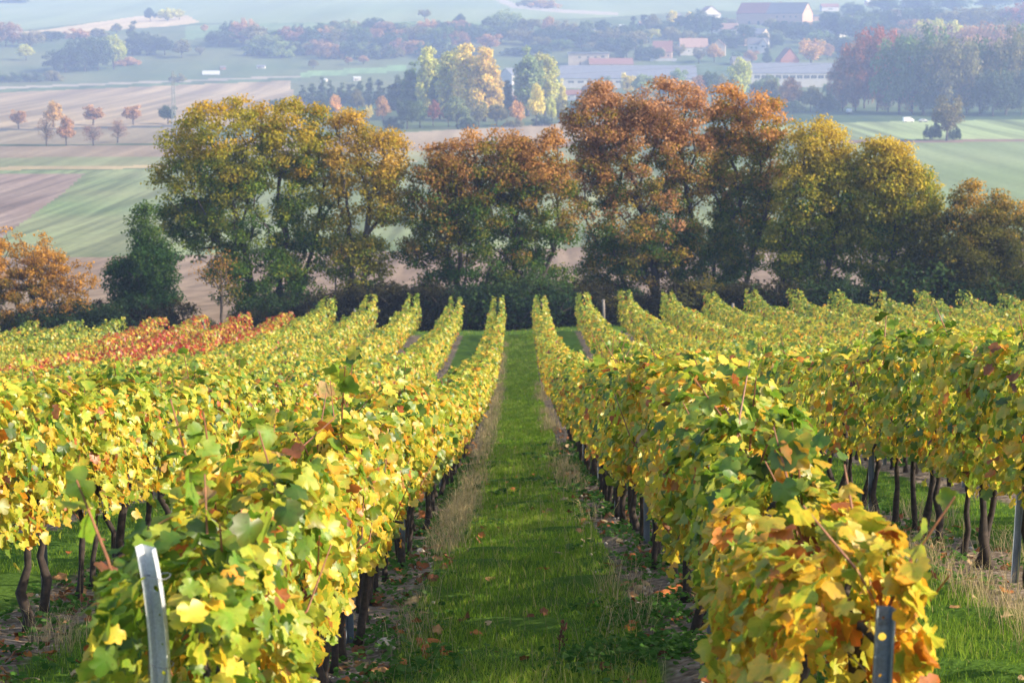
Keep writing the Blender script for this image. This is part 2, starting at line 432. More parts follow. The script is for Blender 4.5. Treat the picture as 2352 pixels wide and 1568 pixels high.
VPAL = np.array([(.070,.15,.016),(.16,.28,.024),(.32,.41,.048),(.50,.46,.055),(.58,.42,.04),(.55,.26,.022),(.34,.12,.03),(.38,.27,.11),(.17,.07,.03)])
RPAL = np.array([(.16,.20,.04),(.30,.22,.05),(.36,.13,.045),(.36,.06,.025),(.38,.025,.018),(.26,.015,.014),(.25,.10,.06),(.40,.28,.15),(.2,.07,.04)])
def vine_colours(x, y, z, k, seed, hfrac, redness, green=0.0):
    n = len(x)
    a = noise1(y, 31*k + 7, 2.2) * .5 + noise1(y*1.0 + z*3 + x*5, 17*k + 3, 4.0) * .4     # patchy yellowing along the row
    t = (.40 if k > 0 else .36) + .20*(redness > .3) + (np.where(y < 7.6, .13, 0) - np.where((y > 7.8) & (y < 9.6), .12, 0) if k == 1 else np.where(y < 6.9, -.1, .02) if k == -1 else 0) + .17*a - .10*(hfrac - .5) - green + rng.normal(0, .19, n)
    idx = np.clip(t * 6.2, 0, 5.6)
    i0 = np.floor(idx).astype(int); fr = (idx - i0)[:, None]
    pal = np.where((redness > rng.random(n))[:, None, None], RPAL[None], VPAL[None]) if np.any(redness > 0) else None
    if pal is None: c = VPAL[i0] * (1-fr) + VPAL[i0+1] * fr
    else:
        ar = np.arange(n); c = pal[ar, i0] * (1-fr) + pal[ar, i0+1] * fr
    dead = rng.random(n) < (.035 + .03*np.clip(a, 0, 1))
    c = np.where(dead[:, None], VPAL[rng.choice([5, 6, 6, 7, 8], n)], c)
    c = c * rng.uniform(.8, 1.18, (n, 1))
    m = c * np.array([1.18, .98, .75]); older = rng.random(n) < .16
    m = np.where(older[:, None], c * np.array([1.25, .72, .5]), m)
    return np.clip(c, 0, .8), np.clip(m, 0, .8)

def place_px(px, d): return (px - XVP) / F * d
Y_END = 103.5
def row_x(k): return (k - .5) * S if k > 0 else (k + .5) * S
def row_start(k):
    ax = abs(row_x(k)); return max({1: 5.75, -1: 5.75}.get(k, 6.5), ax * 4.0 - 7)
def top_height(k, y):
    y = np.asarray(y, float)
    t = np.interp(y, [6,7,9,10.6,16], [1.08,1.16,1.28,1.42,1.49]) if k == 1 else np.interp(y, [6,8,12], [1.28,1.38,1.48]) if k == -1 else np.full(y.shape, 1.54)
    return t + .10*np.clip((y-20)/30, 0, 1) + .12*noise1(y, 91*k + 1, 1.6) + .08*noise1(y, 5*k + 77, 6.0)
def canopy(k, y0, y1, per_m, size, kind, redf):
    xk = row_x(k); n = int((y1 - y0) * per_m)
    if n <= 0: return None
    y = rng.uniform(y0, y1, n)
    end = np.clip((y - row_start(k)) / .8, 0, 1)**.5
    bot = .64 + .10*noise1(y, 13*k + 5, 2.6) - .15*np.clip((y-40)/30, 0, 1)
    if k in (-1, 1): bot = np.where(y < 8, bot - .26*np.clip((8-y)/1.2, 0, 1), bot)
    top = top_height(k, y)
    top = np.where(y > Y_END - 5, top + (.48 if k >= -5 else .05)*np.clip((y-Y_END+5.5)/5.5, 0, 1)**1.3, top)
    u = rng.random(n)
    hf = 1 - (1-u)**1.0
    hf = np.where(rng.random(n) < .16, rng.uniform(.86, 1.02, n), hf)      # the top is bushy
    zz = bot + (top - bot) * hf
    wmax = (.29 + .06*np.clip((y-22)/15, 0, 1) + .07*noise1(y + zz*1.3, 7*k + 9, 3.0)) * (.62 + .38*np.sin(np.clip(hf, 0, 1)*2.4 + .35)) * (.55 + .45*end)
    side = rng.choice([-1.0, 1.0], n)
    r = np.clip(rng.beta(3.0, 1.3, n), 0, 1) * 1.08
    xo = side * wmax * r
    droop = rng.random(n) < .04
    zz = np.where(droop, zz - .1, zz)
    x = xk + xo + .05*noise1(y, 3*k + 2, .9) - (.12*np.clip((9.5-y)/3, 0, 1) if k == 1 else 0)
    g = height(x, y); C = np.stack([x, y, g + zz], -1)
    topn = np.clip((hf - .82) / .18, 0, 1)
    N = np.stack([side*(1.0 - .7*topn) + rng.normal(0, .55, n), rng.normal(0, .6, n) - .25*(1-end), .40 + .8*topn + rng.normal(0, .35, n)], -1)
    T = np.stack([side*.5*topn + rng.normal(0, .5, n), rng.normal(0, .5, n), -1.0 + rng.normal(0, .4, n)], -1)
    sz = size * rng.uniform(.6, 1.25, n)
    if k in (-1, 1):                                                # the front post stands clear of the leaves
        xp = {-1: place_px(366, 6.08), 1: place_px(2024, 5.98)}[k]
        keep = ~((y < 6.12) & (np.abs(x - xp - (.0 if k == 1 else -.01)) < .075))
        C, N, T, sz, x, y, zz, hf, end = C[keep], N[keep], T[keep], sz[keep], x[keep], y[keep], zz[keep], hf[keep], end[keep]; n = len(y)
    hol = noise1(y*1.0 + 1.7*zz, 200 + k, 3.4) + .8*noise1(zz*4 - y*1.3 + 3*side[:1].sum(), 300 + k, 2.0)     # thin places that let the canes show
    keep = rng.random(n) < np.clip(.86 + .55*hol, .22, 1)
    C, N, T, sz, x, y, zz, hf = C[keep], N[keep], T[keep], sz[keep], x[keep], y[keep], zz[keep], hf[keep]; n = len(y)
    red = np.zeros(n)
    if redf is not None: red = redf(y, x)
    greenness = .10*np.clip((y - 85)/15, 0, 1) + (.03 if k >= 2 else 0)
    c, m = vine_colours(x - xk, y, zz, k, 1, hf, red, greenness)
    return C, N, T, sz, c, m, kind

ORD = ['first','second','third','fourth','fifth','sixth','seventh','eighth','ninth','tenth','eleventh','twelfth','thirteenth','fourteenth','fifteenth','sixteenth','seventeenth','eighteenth','nineteenth','twentieth'] + ['twenty-' + q_ for q_ in ('first','second','third','fourth','fifth','sixth','seventh','eighth','ninth')] + ['thirtieth'] + ['thirty-' + q_ for q_ in ('first','second','third','fourth','fifth','sixth','seventh','eighth','ninth')] + ['fortieth'] + ['forty-' + q_ for q_ in ('first','second','third','fourth','fifth')]
def trunk_mesh(seed):
    r = random.Random(seed); m = MB(); lean = r.uniform(-.09, .09); leany = r.uniform(-.12, .12)
    pts = []; rad = []
    for i in range(7):
        t = i/6; pts.append((lean*t + r.uniform(-.026, .026), leany*t + r.uniform(-.03, .03), -.06 + .86*t))
        rad.append((.029 - .011*t)*r.uniform(.82, 1.2) + (.013 if i in (0, 6) else 0))
    m.tube(pts, rad, 7)
    for s_ in (-1, 1):
        b = Vector(pts[-1]); m.tube([b, b + Vector((r.uniform(-.03, .03), s_*.12, .10)), b + Vector((r.uniform(-.04, .04), s_*.4, .13))], [.017, .013, .008], 5)
    me = m.mesh('trunk', True); me.materials.append(M['vine_bark']); return me
TRUNKS = [trunk_mesh(i) for i in range(9)]

# posts -------------------------------------------------------------
def post_mesh(H, w, holes, bend, seed):
    """rolled steel trellis post: punched web, two folded flanges with returned lips"""
    V = []; Fc = []
    def add(vs, fs):
        b = len(V); V.extend(vs); Fc.extend([tuple(i+b for i in f) for f in fs])
    h2 = w/2; web = h2*.86
    zs = [0.0]; hz = sorted(holes)
    def strip(z0, z1):
        n = max(1, int((z1-z0)/.04))
        for i in range(n):
            a, b = z0+(z1-z0)*i/n, z0+(z1-z0)*(i+1)/n
            add([(-web,0,a),(web,0,a),(web,0,b),(-web,0,b)], [(0,1,2,3)])
    z = 0.0
    for hz_, r in hz:
        c = max(r*1.7, .012)
        strip(z, hz_-c)
        n = 20; ring = []; sq = []
        for k in range(n):
            t = 2*math.pi*k/n + math.pi/4
            ring.append((math.cos(t)*r, 0, hz_ + math.sin(t)*r))
            cx_, cz_ = math.cos(t), math.sin(t); mx = max(abs(cx_), abs(cz_))
            sq.append((cx_/mx*web, 0, hz_ + cz_/mx*c))
        add(ring+sq, [(k, (k+1) % n, n+(k+1) % n, n+k) for k in range(n)])
        z = hz_+c
    strip(z, H)
    prof = [(web, 0), (h2*.98, -.004), (h2, -.012), (h2*.99, -.028), (h2*1.22, -.032)]
    n = int(H/.04)
    for s_ in (-1, 1):
        for i in range(n):
            a, b = H*i/n, H*(i+1)/n
            for (x0, y0), (x1, y1) in zip(prof[:-1], prof[1:]):
                add([(s_*x0,y0,a),(s_*x1,y1,a),(s_*x1,y1,b),(s_*x0,y0,b)], [(0,1,2,3)])
    if bend:
        V2 = []
        for x, y, z in V:
            t = max(0, z-(H-.42))/.42; V2.append((x - bend*t**2.4 , y, z - abs(bend)*.25*t*(x+h2)/w))
        V = V2
    me = bpy.data.meshes.new('post'); me.from_pydata(V, [], Fc)
    bm = bmesh.new(); bm.from_mesh(me); bmesh.ops.remove_doubles(bm, verts=bm.verts, dist=.0004)
    bmesh.ops.recalc_face_normals(bm, faces=bm.faces); bm.to_mesh(me); bm.free(); me.update()
    return me
def solid(o, t=.003):
    md = o.modifiers.new('thickness', 'SOLIDIFY'); md.thickness = t; md.offset = 0
    return o
def build_row(k):
    side = 'left' if k < 0 else 'right'; a = abs(k)
    xk = row_x(k); y0 = row_start(k)
    def redf(y, x):
        if k in (-6, -7, -8, -9):
            return np.clip(.62 + .35*noise1(y, 40 + k, .6), 0, .95) * {-6: .9, -7: 1.0, -8: .92, -9: .7}[k]
        return np.zeros(len(y))
    t = empty('vine_row', (0, 0, 0))
    lab = {-1: 'yellow green vine row bordering the grass path on its left, behind the bent post',
            1: 'vine row bordering the grass path on its right, with orange leaves at its near end',
           -2: 'second vine row left of the grass path, dark trunks showing at the left edge',
            2: 'second vine row right of the grass path, darker green with trunks at right edge'}.get(k)
    if lab is None:
        lab = f'{ORD[a-1]} vine row {side} of the grass path, ' + ('with red and rusty leaves' if k in (-6,-7,-8) else 'with some rusty leaves' if k == -9 else 'yellow green' if k > -9 and k < 0 else 'pale green')
    tag(t, lab, 'vine row', 'vine rows running down the slope')
    zones = [(y0, 17, 940, .074, 'lobed'), (17, 40, 560, .086, 'mid'), (40, 66, 250, .125, 'far'), (66, Y_END, 190, .15, 'far')]
    if a > 3: zones = [(y0, 40, 330, .11, 'mid'), (40, 66, 240, .13, 'far'), (66, Y_END, 190, .15, 'far')]
    parts = {}
    for (b0, b1, per, sz, kd) in zones:
        b0 = max(b0, y0)
        if b1 <= b0: continue
        r = canopy(k, b0, b1, per, sz, kd, redf)
        if r is not None: parts.setdefault(kd, []).append(r)
    if a <= 3:                                                       # shoots that stand out of the hedge, with their canes
        cm = MB(); Cs = []
        for i in range(46 if a == 1 else 30):
            y = y0 + .3 + (30 - y0) * rng.random()**1.3
            if y < y0: continue
            x = xk + rng.uniform(-.18, .18); z = float(height(x, y) + top_height(k, y)) - rng.uniform(.15, .35); L = rng.uniform(.22, .48) * (1.6 if rng.random() < .08 else 1)
            dx, dy = rng.normal(0, .12, 2)
            p = [(x, y, z), (x+dx*.4, y+dy*.4, z+L*.5), (x+dx, y+dy, z+L)]
            cm.tube(p, [.006, .005, .003], 5)
            for j in range(rng.integers(2, 7)):
                tt = rng.uniform(.3, 1); Cs.append((x+dx*tt+rng.normal(0, .04), y+dy*tt+rng.normal(0, .04), z+L*tt))
        for i in range(44 if a == 1 else 20):                        # canes inside and on the face of the hedge
            y = y0 + .9 + (26 - y0) * rng.random()**1.2; sd = rng.choice([-1, 1])
            x = xk + sd*rng.uniform(.1, .3); z = float(height(x, y)) + rng.uniform(.5, .8); L = min(rng.uniform(.35, .8), float(top_height(k, y)) - .9)
            dx, dy = sd*rng.uniform(-.05, .12), rng.normal(0, .2)
            cm.tube([(xk, y, z), (x, y+dy*.5, z+L*.5), (x+dx, y+dy, z+L)], [.006, .005, .003], 5)
        if cm.v: tag(cm.build('canes', M['cane'], t), kind='stuff')
        if Cs:
            C = np.array(Cs); n = len(C)
            c, m = vine_colours(C[:, 0], C[:, 1], C[:, 2], k, 2, np.full(n, 1.), np.zeros(n), .12)
            parts.setdefault('lobed', []).append((C, rng.normal(0, 1, (n, 3)) + np.array([0, -.3, .6]), rng.normal(0, .6, (n, 3)) + np.array([0, 0, -.6]), .10*rng.uniform(.5, 1.2, n), c, m, 'lobed'))
    for kd, lst in parts.items():
        A = [np.concatenate([q[i] for q in lst]) for i in range(6)]
        me = leaves('foliage', *A, kd)
        link_mesh('foliage', me, M['vine_leaf'], t)
    ylim = {1: 84, 2: 70, 3: 50}.get(a, 0)
    y = y0 + (.95 if a == 1 else .35); cnt = 0
    while y < ylim and cnt < 98:
        x = xk + random.uniform(-.05, .05)
        o = link_mesh('trunk', TRUNKS[random.randrange(9)], None, t, (x, y, float(height(x, y))))
        o.rotation_euler = (0, 0, random.choice([0, math.pi]) + random.uniform(-.5, .5)); o.scale = (random.uniform(.8, 1.25),)*2 + (random.uniform(.9, 1.1),)
        y += random.choice([.45, .7, .9, 1.0]); cnt += 1
    if a <= 2:
        for hz in (.72, 1.12, 1.5):
            w_ = MB(); yy = np.arange({.72: 6.1, 1.12: 9.0, 1.5: 17.0}[hz] if a == 1 else max(y0, {1.5: 17.0}.get(hz, 0)), 60, 3.0)
            w_.tube([(xk, q_, float(height(xk, q_)) + hz) for q_ in yy], .0022, 4)
            w_.build('wire', M['wire'], t)
    return t
for k in range(1, 14): build_row(k)
for k in range(1, 14): build_row(-k)

# front posts and the others seen in the rows
def hole_list(H, step=.075, big=.011, small=.0055):
    out = []; z = .12; i = 0
    while z < H-.06:
        out.append((z, big if i % 3 == 1 else small)); z += step; i += 1
    return out
# left front post: pale, its top bent over
HP = 1.41
pm = post_mesh(HP, .047, hole_list(HP-.12, .09, .007, .004) + [(HP-.13, .010)], .035, 1); pm.materials.append(M['galv_light'])
x = place_px(366, 6.08); y = 6.0
po = solid(link_mesh('trellis_post', pm, None, None, (x, y, float(height(x, y)) - .03))); po.rotation_euler = (0, math.radians(-.6), math.radians(-16))
tag(po, 'pale grey metal post with its top bent over, at the front of left vine row', 'post')
wm = MB()
for hz in (HP-.09, HP-.36, HP-.62):
    pts = [(math.cos(a_)*.036, math.sin(a_)*.03 - .012, hz + .004*math.sin(a_*2)) for a_ in np.linspace(0, 2*math.pi, 13)]
    wm.tube(pts, .0017, 5)
wm.tube([(.028, -.035, HP-.36), (.012, -.05, HP-.46), (.003, -.045, HP-.53)], .0014, 4)
wm.tube([(-.03, -.02, HP-.2), (-.036, -.028, HP-.4), (-.02, -.04, HP-.55)], .0014, 4)
wm.build('tie_wire', M['wire'], po)
HR = .985
pm2 = post_mesh(HR, .046, [(z, r) for z, r in hole_list(HR-.1, .082, .011, .0048)] + [(HR-.035, .005), (HR-.092, .0125)], 0, 2); pm2.materials.append(M['galv_dark'])
x = place_px(2024, 5.98); y = 5.9
pr = solid(link_mesh('trellis_post', pm2, None, None, (x, y, float(height(x, y)) - .03))); pr.rotation_euler = (0, math.radians(1.5), math.radians(4))
tag(pr, 'dark grey punched metal post, straight, among orange leaves at front of right row', 'post')
pm3 = post_mesh(1.55, .05, [], 0, 3); pm3.materials.append(M['galv_dark'])
ordn = {}
for k in (-1, 1, -2, 2, -3, 3):
    y = {-1: 12.9, 1: 11.4, -2: 13.6, 2: 12.9, -3: 20, 3: 19}[k]
    while y < 46:
        x = row_x(k) + random.uniform(-.04, .04)
        o = link_mesh('trellis_post', pm3, None, None, (x, y, float(height(x, y)) - .04)); o.rotation_euler = (random.uniform(-.02, .02), random.uniform(-.03, .03), random.uniform(-.2, .2)); o.scale = (.85, .85, .78 if y < 14 and k == 1 else .92)
        i = ordn.get(k, 0); ordn[k] = i+1
        sd = 'left' if k < 0 else 'right'
        tag(o, f'dark metal post in the {ORD[abs(k)-1]} vine row {sd} of path, {ORD[i]} from the front', 'post', 'metal trellis posts standing in the vine rows')
        y += 5.2
# ------------------------------------------------------------------ grass, weeds, litter, stones
def blades(name, X, Y, Hh, Wd, lean, cols, mat, label, cat):
    n = len(X); Z = height(X, Y) - .005
    ang = rng.uniform(0, 6.283, n); dx, dy = np.cos(ang), np.sin(ang)
    la = rng.uniform(0, 6.283, n); lx, ly = np.cos(la)*lean*Hh, np.sin(la)*lean*Hh
    B = np.stack([X, Y, Z], -1); w = np.stack([dx, dy, np.zeros(n)], -1) * Wd[:, None]
    mid = B + np.stack([lx*.35, ly*.35, Hh*.6], -1); tip = B + np.stack([lx, ly, Hh*(1-.3*np.abs(lean))], -1)
    P = np.stack([B-w, B+w, mid+w*.75, mid-w*.75, tip], 1)
    idx = np.arange(n)[:, None]*5
    fi = np.concatenate([idx+np.array([[0,1,2,3]]), idx+np.array([[3,2,4]])], 1)
    fs = np.tile([4, 3], n)
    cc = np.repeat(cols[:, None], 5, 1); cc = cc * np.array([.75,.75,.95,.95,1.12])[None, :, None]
    me = np_mesh(name, P.reshape(-1, 3), fi.reshape(-1), fs, cc.reshape(-1, 3))
    return tag(link_mesh(name, me, mat), label, cat, kind='stuff')
def strip_pts(k_mid, y0, y1, n, half):
    y = y0 + (y1-y0)*rng.random(n)**1.6; x = k_mid*S + rng.uniform(-half, half, n); return x, y
GX, GY = [], []
for km, y0, y1, n, hf in ((0, 9, 104, 120000, .72), (1, 8.5, 70, 52000, .72), (-1, 8.5, 60, 36000, .72), (2, 16, 60, 12000, .72), (-2, 16, 60, 10000, .72)):
    x, y = strip_pts(km, y0, y1, n, hf); GX.append(x); GY.append(y)
GX, GY = np.concatenate(GX), np.concatenate(GY)
hx = rng.uniform(-26, 26, 9000); GX = np.concatenate([GX, hx]); GY = np.concatenate([GY, rng.uniform(104, 114, 9000)])
n = len(GX)
patch = .6*noise1(GX*2 + GY*.7, 3, 2.0) + .6*noise1(GY, 9, 3.0) + .3*noise1(GX*3 - GY*.4, 21, 3.0)
lod = np.clip(GY/20, .8, 4.5)
Hh = rng.uniform(.03, .075, n) * (1 + .35*patch) * np.clip(GY/30, 1, 1.8)
gc = np.array([(.12,.235,.022),(.19,.32,.032),(.26,.38,.045),(.35,.41,.07),(.48,.42,.16)])
ci = np.clip(1.2 + patch*.9 + rng.normal(0, .75, n), 0, 3.95); i0 = ci.astype(int); fr = (ci-i0)[:, None]
cols = gc[i0]*(1-fr) + gc[i0+1]*fr
cols = np.where((rng.random(n) < .03)[:, None], gc[4], cols)
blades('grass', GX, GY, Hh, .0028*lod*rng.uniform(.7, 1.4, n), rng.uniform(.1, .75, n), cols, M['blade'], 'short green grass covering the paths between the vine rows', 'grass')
# tall dry grass at the foot of the vines
DX, DY = [], []
for k, sd, n, y0, y1 in ((-1, 1, 8000, 12, 98), (1, -1, 3800, 12, 70), (2, -1, 4500, 9, 40), (-2, 1, 2500, 12, 40), (1, 1, 1500, 10, 40), (2, 1, 2500, 12, 35)):
    c = row_x(k) + sd*.36
    nt = n//9; ty = y0 + (y1-y0)*rng.random(nt)**1.3
    if (k, sd) == (-1, 1): ty = np.where((ty < 17) & (rng.random(nt) < .75), ty + 10, ty)
    keep = noise1(ty, 60+k, .9) > (-.45 if k == -1 else 0.0); ty = ty[keep]; nt = len(ty)
    tx = c + rng.normal(0, .07, nt)
    DX.append(np.repeat(tx, 9) + rng.normal(0, .07, nt*9)); DY.append(np.repeat(ty, 9) + rng.normal(0, .12, nt*9))
DX, DY = np.concatenate(DX), np.concatenate(DY); n = len(DX)
dc = np.array([(.50,.39,.22),(.58,.46,.27),(.42,.33,.17),(.25,.26,.09)])[rng.choice(4, n, p=[.35,.3,.2,.15])] * rng.uniform(.8, 1.15, (n, 1))
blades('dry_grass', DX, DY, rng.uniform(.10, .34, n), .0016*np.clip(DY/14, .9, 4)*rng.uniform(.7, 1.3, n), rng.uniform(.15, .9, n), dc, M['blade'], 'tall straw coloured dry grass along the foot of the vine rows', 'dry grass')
# scattered seed stalks in the path
x, y = strip_pts(0, 10, 40, 900, .8); n = 900
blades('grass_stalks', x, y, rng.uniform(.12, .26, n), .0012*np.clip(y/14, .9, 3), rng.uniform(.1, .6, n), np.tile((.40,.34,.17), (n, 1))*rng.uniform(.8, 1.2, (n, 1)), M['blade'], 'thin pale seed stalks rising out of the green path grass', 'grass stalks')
# low weeds
def weeds():
    X, Y = [], []
    for k, n, y0, y1 in ((-1, 5200, 9, 40), (1, 5200, 9, 40), (-2, 4200, 8, 34), (2, 3600, 8, 34)):
        nt = n//26; ty = y0 + (y1-y0)*rng.random(nt)**1.4; tx = row_x(k) + rng.normal(0, .32, nt)
        X.append(np.repeat(tx, 26) + rng.normal(0, .085, nt*26)); Y.append(np.repeat(ty, 26) + rng.normal(0, .085, nt*26))
    for (px, py, n) in ((1500, 1500, 700), (1360, 1520, 400), (1480, 1420, 300), (960, 1530, 200)):
        p, _ = at(px, py); X.append(p.x + rng.normal(0, .14, n)); Y.append(p.y + rng.normal(0, .28, n))
    X, Y = np.concatenate(X), np.concatenate(Y); n = len(X)
    C = np.stack([X, Y, height(X, Y) + rng.uniform(.01, .075, n)], -1)
    N = np.stack([rng.normal(0, .4, n), rng.normal(0, .4, n), np.ones(n)], -1)
    c = np.array([(.045,.12,.02),(.07,.16,.03),(.10,.19,.05)])[rng.integers(0, 3, n)] * rng.uniform(.8, 1.2, (n, 1))
    me = leaves('weeds', C, N, rng.normal(0, 1, (n, 3)), .035*rng.uniform(.6, 1.5, n)*np.clip(Y/16, 1, 2), c, c*1.1, 'mid')
    tag(link_mesh('weeds', me, M['blade']), 'low round leaved green weeds on the bare soil under the vines', 'weeds', kind='stuff')
weeds()
def litter():
    X, Y = [], []
    for k, n, y0, y1 in ((-1, 650, 9, 45), (1, 520, 9, 45), (-2, 500, 8, 32), (2, 320, 8, 32)):
        X.append(row_x(k) + rng.normal(0, .30, n)); Y.append(y0 + (y1-y0)*rng.random(n)**1.4)
    X.append(rng.uniform(-.8, .8, 26)); Y.append(rng.uniform(11, 40, 26))
    X, Y = np.concatenate(X), np.concatenate(Y); n = len(X)
    C = np.stack([X, Y, height(X, Y) + rng.uniform(.015, .04, n)], -1)
    N = np.stack([rng.normal(0, .5, n), rng.normal(0, .5, n), np.ones(n)], -1)
    c = np.array([(.30,.11,.05),(.36,.20,.10),(.22,.10,.06),(.45,.33,.20),(.42,.16,.06)])[rng.integers(0, 5, n)] * rng.uniform(.7, 1.2, (n, 1))
    me = leaves('leaf_litter', C, N, rng.normal(0, 1, (n, 3)), .075*rng.uniform(.6, 1.3, n), c, c*.8, 'lobed')
    tag(link_mesh('leaf_litter', me, M['litter']), 'fallen brown and orange vine leaves lying on the soil', 'fallen leaves', kind='stuff')
litter()
def rock_mesh(seed, sub=2):
    bm = bmesh.new(); bmesh.ops.create_icosphere(bm, subdivisions=sub, radius=1); r = random.Random(seed)
    ax = [(Vector((r.gauss(0,1), r.gauss(0,1), r.gauss(0,1))).normalized(), r.uniform(.55, .9)) for _ in range(9)]
    for v in bm.verts:
        for a_, d_ in ax:
            q_ = v.co.dot(a_)
            if q_ > d_: v.co -= a_*(q_-d_)
        v.co += Vector((r.gauss(0,.02), r.gauss(0,.02), r.gauss(0,.02)))
    me = bpy.data.meshes.new('stone'); bm.to_mesh(me); bm.free(); me.materials.append(M['stone']); return me
for (px, py, s_, lab) in ((886, 1488, (.075, .06, .045), 'large pale stone on the soil beside left row trunks, nearest to the viewer'),
                          (966, 1272, (.05, .045, .04), 'small whitish stone at the foot of the left row trunks, farther up the path')):
    p, _ = at(px, py); o = link_mesh('stone', rock_mesh(px, 3), None, None, p + Vector((0, 0, s_[2]*.5))); o.scale = s_; o.rotation_euler = (.2, .1, 1.0)
    tag(o, lab, 'stone')
pv = []; pf = []; RM = [rock_mesh(i, 1) for i in range(4)]
PVs = [np.array([v.co[:] for v in m_.vertices]) for m_ in RM]; PFs = [np.array([p_.vertices[:] for p_ in m_.polygons]) for m_ in RM]
V_, F_ = [], []; off = 0
for i in range(1800):
    k = random.choice([-2, -1, -1, 1, 1, 2]); y = 8.5 + 30*random.random()**1.5; x = row_x(k) + random.gauss(0, .26)
    j = i % 4; s_ = random.choice([.006, .008, .010, .014, .02]); a_ = random.uniform(0, 6.28)
    R2 = np.array([[math.cos(a_), -math.sin(a_), 0], [math.sin(a_), math.cos(a_), 0], [0, 0, .7]])
    V_.append(PVs[j] @ R2.T * s_ + np.array([x, y, float(height(x, y)) + s_*.3])); F_.append(PFs[j] + off); off += len(PVs[j])
tag(link_mesh('pebbles', np_mesh('pebbles', np.concatenate(V_), np.concatenate(F_).ravel(), np.full(sum(map(len, F_)), 3)), M['stone']), 'small pale stones strewn over the soil strips under the vines', 'pebbles', kind='stuff')
# the dark dock stalk in the path
p, _ = at(1284, 1505); dk = MB(); dk.tube([p, p+Vector((.005, 0, .1)), p+Vector((.03, 0, .20))], [.003, .003, .002], 5)
for i in range(34):
    z = random.uniform(.05, .2); c_ = p + Vector((.15*z + random.gauss(0, .01), random.gauss(0, .01), z)); dk.tube([c_, c_+Vector((random.gauss(0,.004), random.gauss(0,.004), .014))], [.005, .003], 5)
tag(dk.build('dock_stalk', simple('dock', (.09, .03, .02), .9, .3, 40)), 'dark brown dried dock stalk standing alone in the green path', 'plant')

# ------------------------------------------------------------------ trees of the tree line
def tube_edges(name, P, par, rad, sides=5):
    """one mesh for a whole branch skeleton"""
    V, Fi = [], []; off = 0
    a_ = np.arange(sides)*2*math.pi/sides; ca, sa = np.cos(a_), np.sin(a_)
    for i in range(len(P)):
        j = par[i]
        if j < 0: continue
        p0, p1 = P[j], P[i]; d = p1-p0; L = np.linalg.norm(d)
        if L < 1e-5: continue
        d = d/L; u = np.cross(d, [0, 1, .13] if abs(d[1]) < .9 else [1, 0, 0]); u /= np.linalg.norm(u); w = np.cross(d, u)
        r0 = min(rad[j], rad[i]*1.25); r1 = rad[i]
        ring = ca[:, None]*u + sa[:, None]*w
        V.append(p0 + ring*r0); V.append(p1 + d*r1*.5 + ring*r1)
        for k in range(sides):
            k2 = (k+1) % sides; Fi.append((off+k, off+k2, off+sides+k2, off+sides+k))
        off += 2*sides
    return np_mesh(name, np.concatenate(V), np.array(Fi).ravel(), np.full(len(Fi), 4), smooth=True)

def grow(trunks, crown_pts, wig=.12):
    """join crown points to the trunks, each to the node that gives a short way back to the root"""
    P, par, dist = [], [], []
    for tr in trunks:
        prev = -1
        for q_ in tr:
            P.append(np.array(q_, float)); par.append(prev)
            dist.append(0 if prev < 0 else dist[prev] + np.linalg.norm(P[-1]-P[prev])); prev = len(P)-1
    tips = []
    root = np.mean([t[-1] for t in trunks], 0)
    order = np.argsort(np.linalg.norm((crown_pts - root)*np.array([1, 1, .8]), axis=1))
    for i in order:
        q_ = crown_pts[i]; A = np.array(P); dd = np.linalg.norm(A - q_, axis=1)
        cost = dd + .35*np.array(dist) + np.where(A[:, 2] > q_[2] + .2, 1.2*(A[:, 2]-q_[2]), 0)
        cost[[r_ for r_ in range(len(par)) if par[r_] < 0]] += 9
        j = int(np.argmin(cost)); n = max(1, int(dd[j]/.9)); prev = j
        for s_ in range(1, n+1):
            t = s_/n; p = A[j]*(1-t) + q_*t
            if s_ < n: p = p + rng.normal(0, wig*.5, 3) + np.array([0, 0, -.08*math.sin(t*math.pi)*dd[j]])
            P.append(p); par.append(prev); dist.append(dist[prev]+dd[j]/n); prev = len(P)-1
        tips.append(prev)
    P = np.array(P); par = np.array(par); cnt = np.zeros(len(P))
    for i in tips: cnt[i] += 1
    for i in range(len(P)-1, -1, -1):
        if par[i] >= 0 and par[i] < i: cnt[par[i]] += cnt[i]
    return P, par, cnt, np.array(tips)

def crown_points(n, lobes, zmin):
    """points spread through a union of ellipsoids (cx, cy, cz, rx, ry, rz), denser near their skin"""
    w = np.array([l_[3]*l_[5] for l_ in lobes]); w = w/w.sum(); out = []
    while len(out) < n:
        l_ = lobes[rng.choice(len(lobes), p=w)]
        d = rng.normal(0, 1, 3); d /= np.linalg.norm(d); r = rng.random()**(1/3.8)
        if d[1] > .3 and rng.random() < .45: continue
        p = np.array(l_[:3]) + d*r*np.array(l_[3:])
        if p[2] < zmin: continue
        if out and len(out) < 900 and min(np.linalg.norm(np.array(out[-80:]) - p, axis=1)) < .35: continue
        out.append(p)
    return np.array(out)

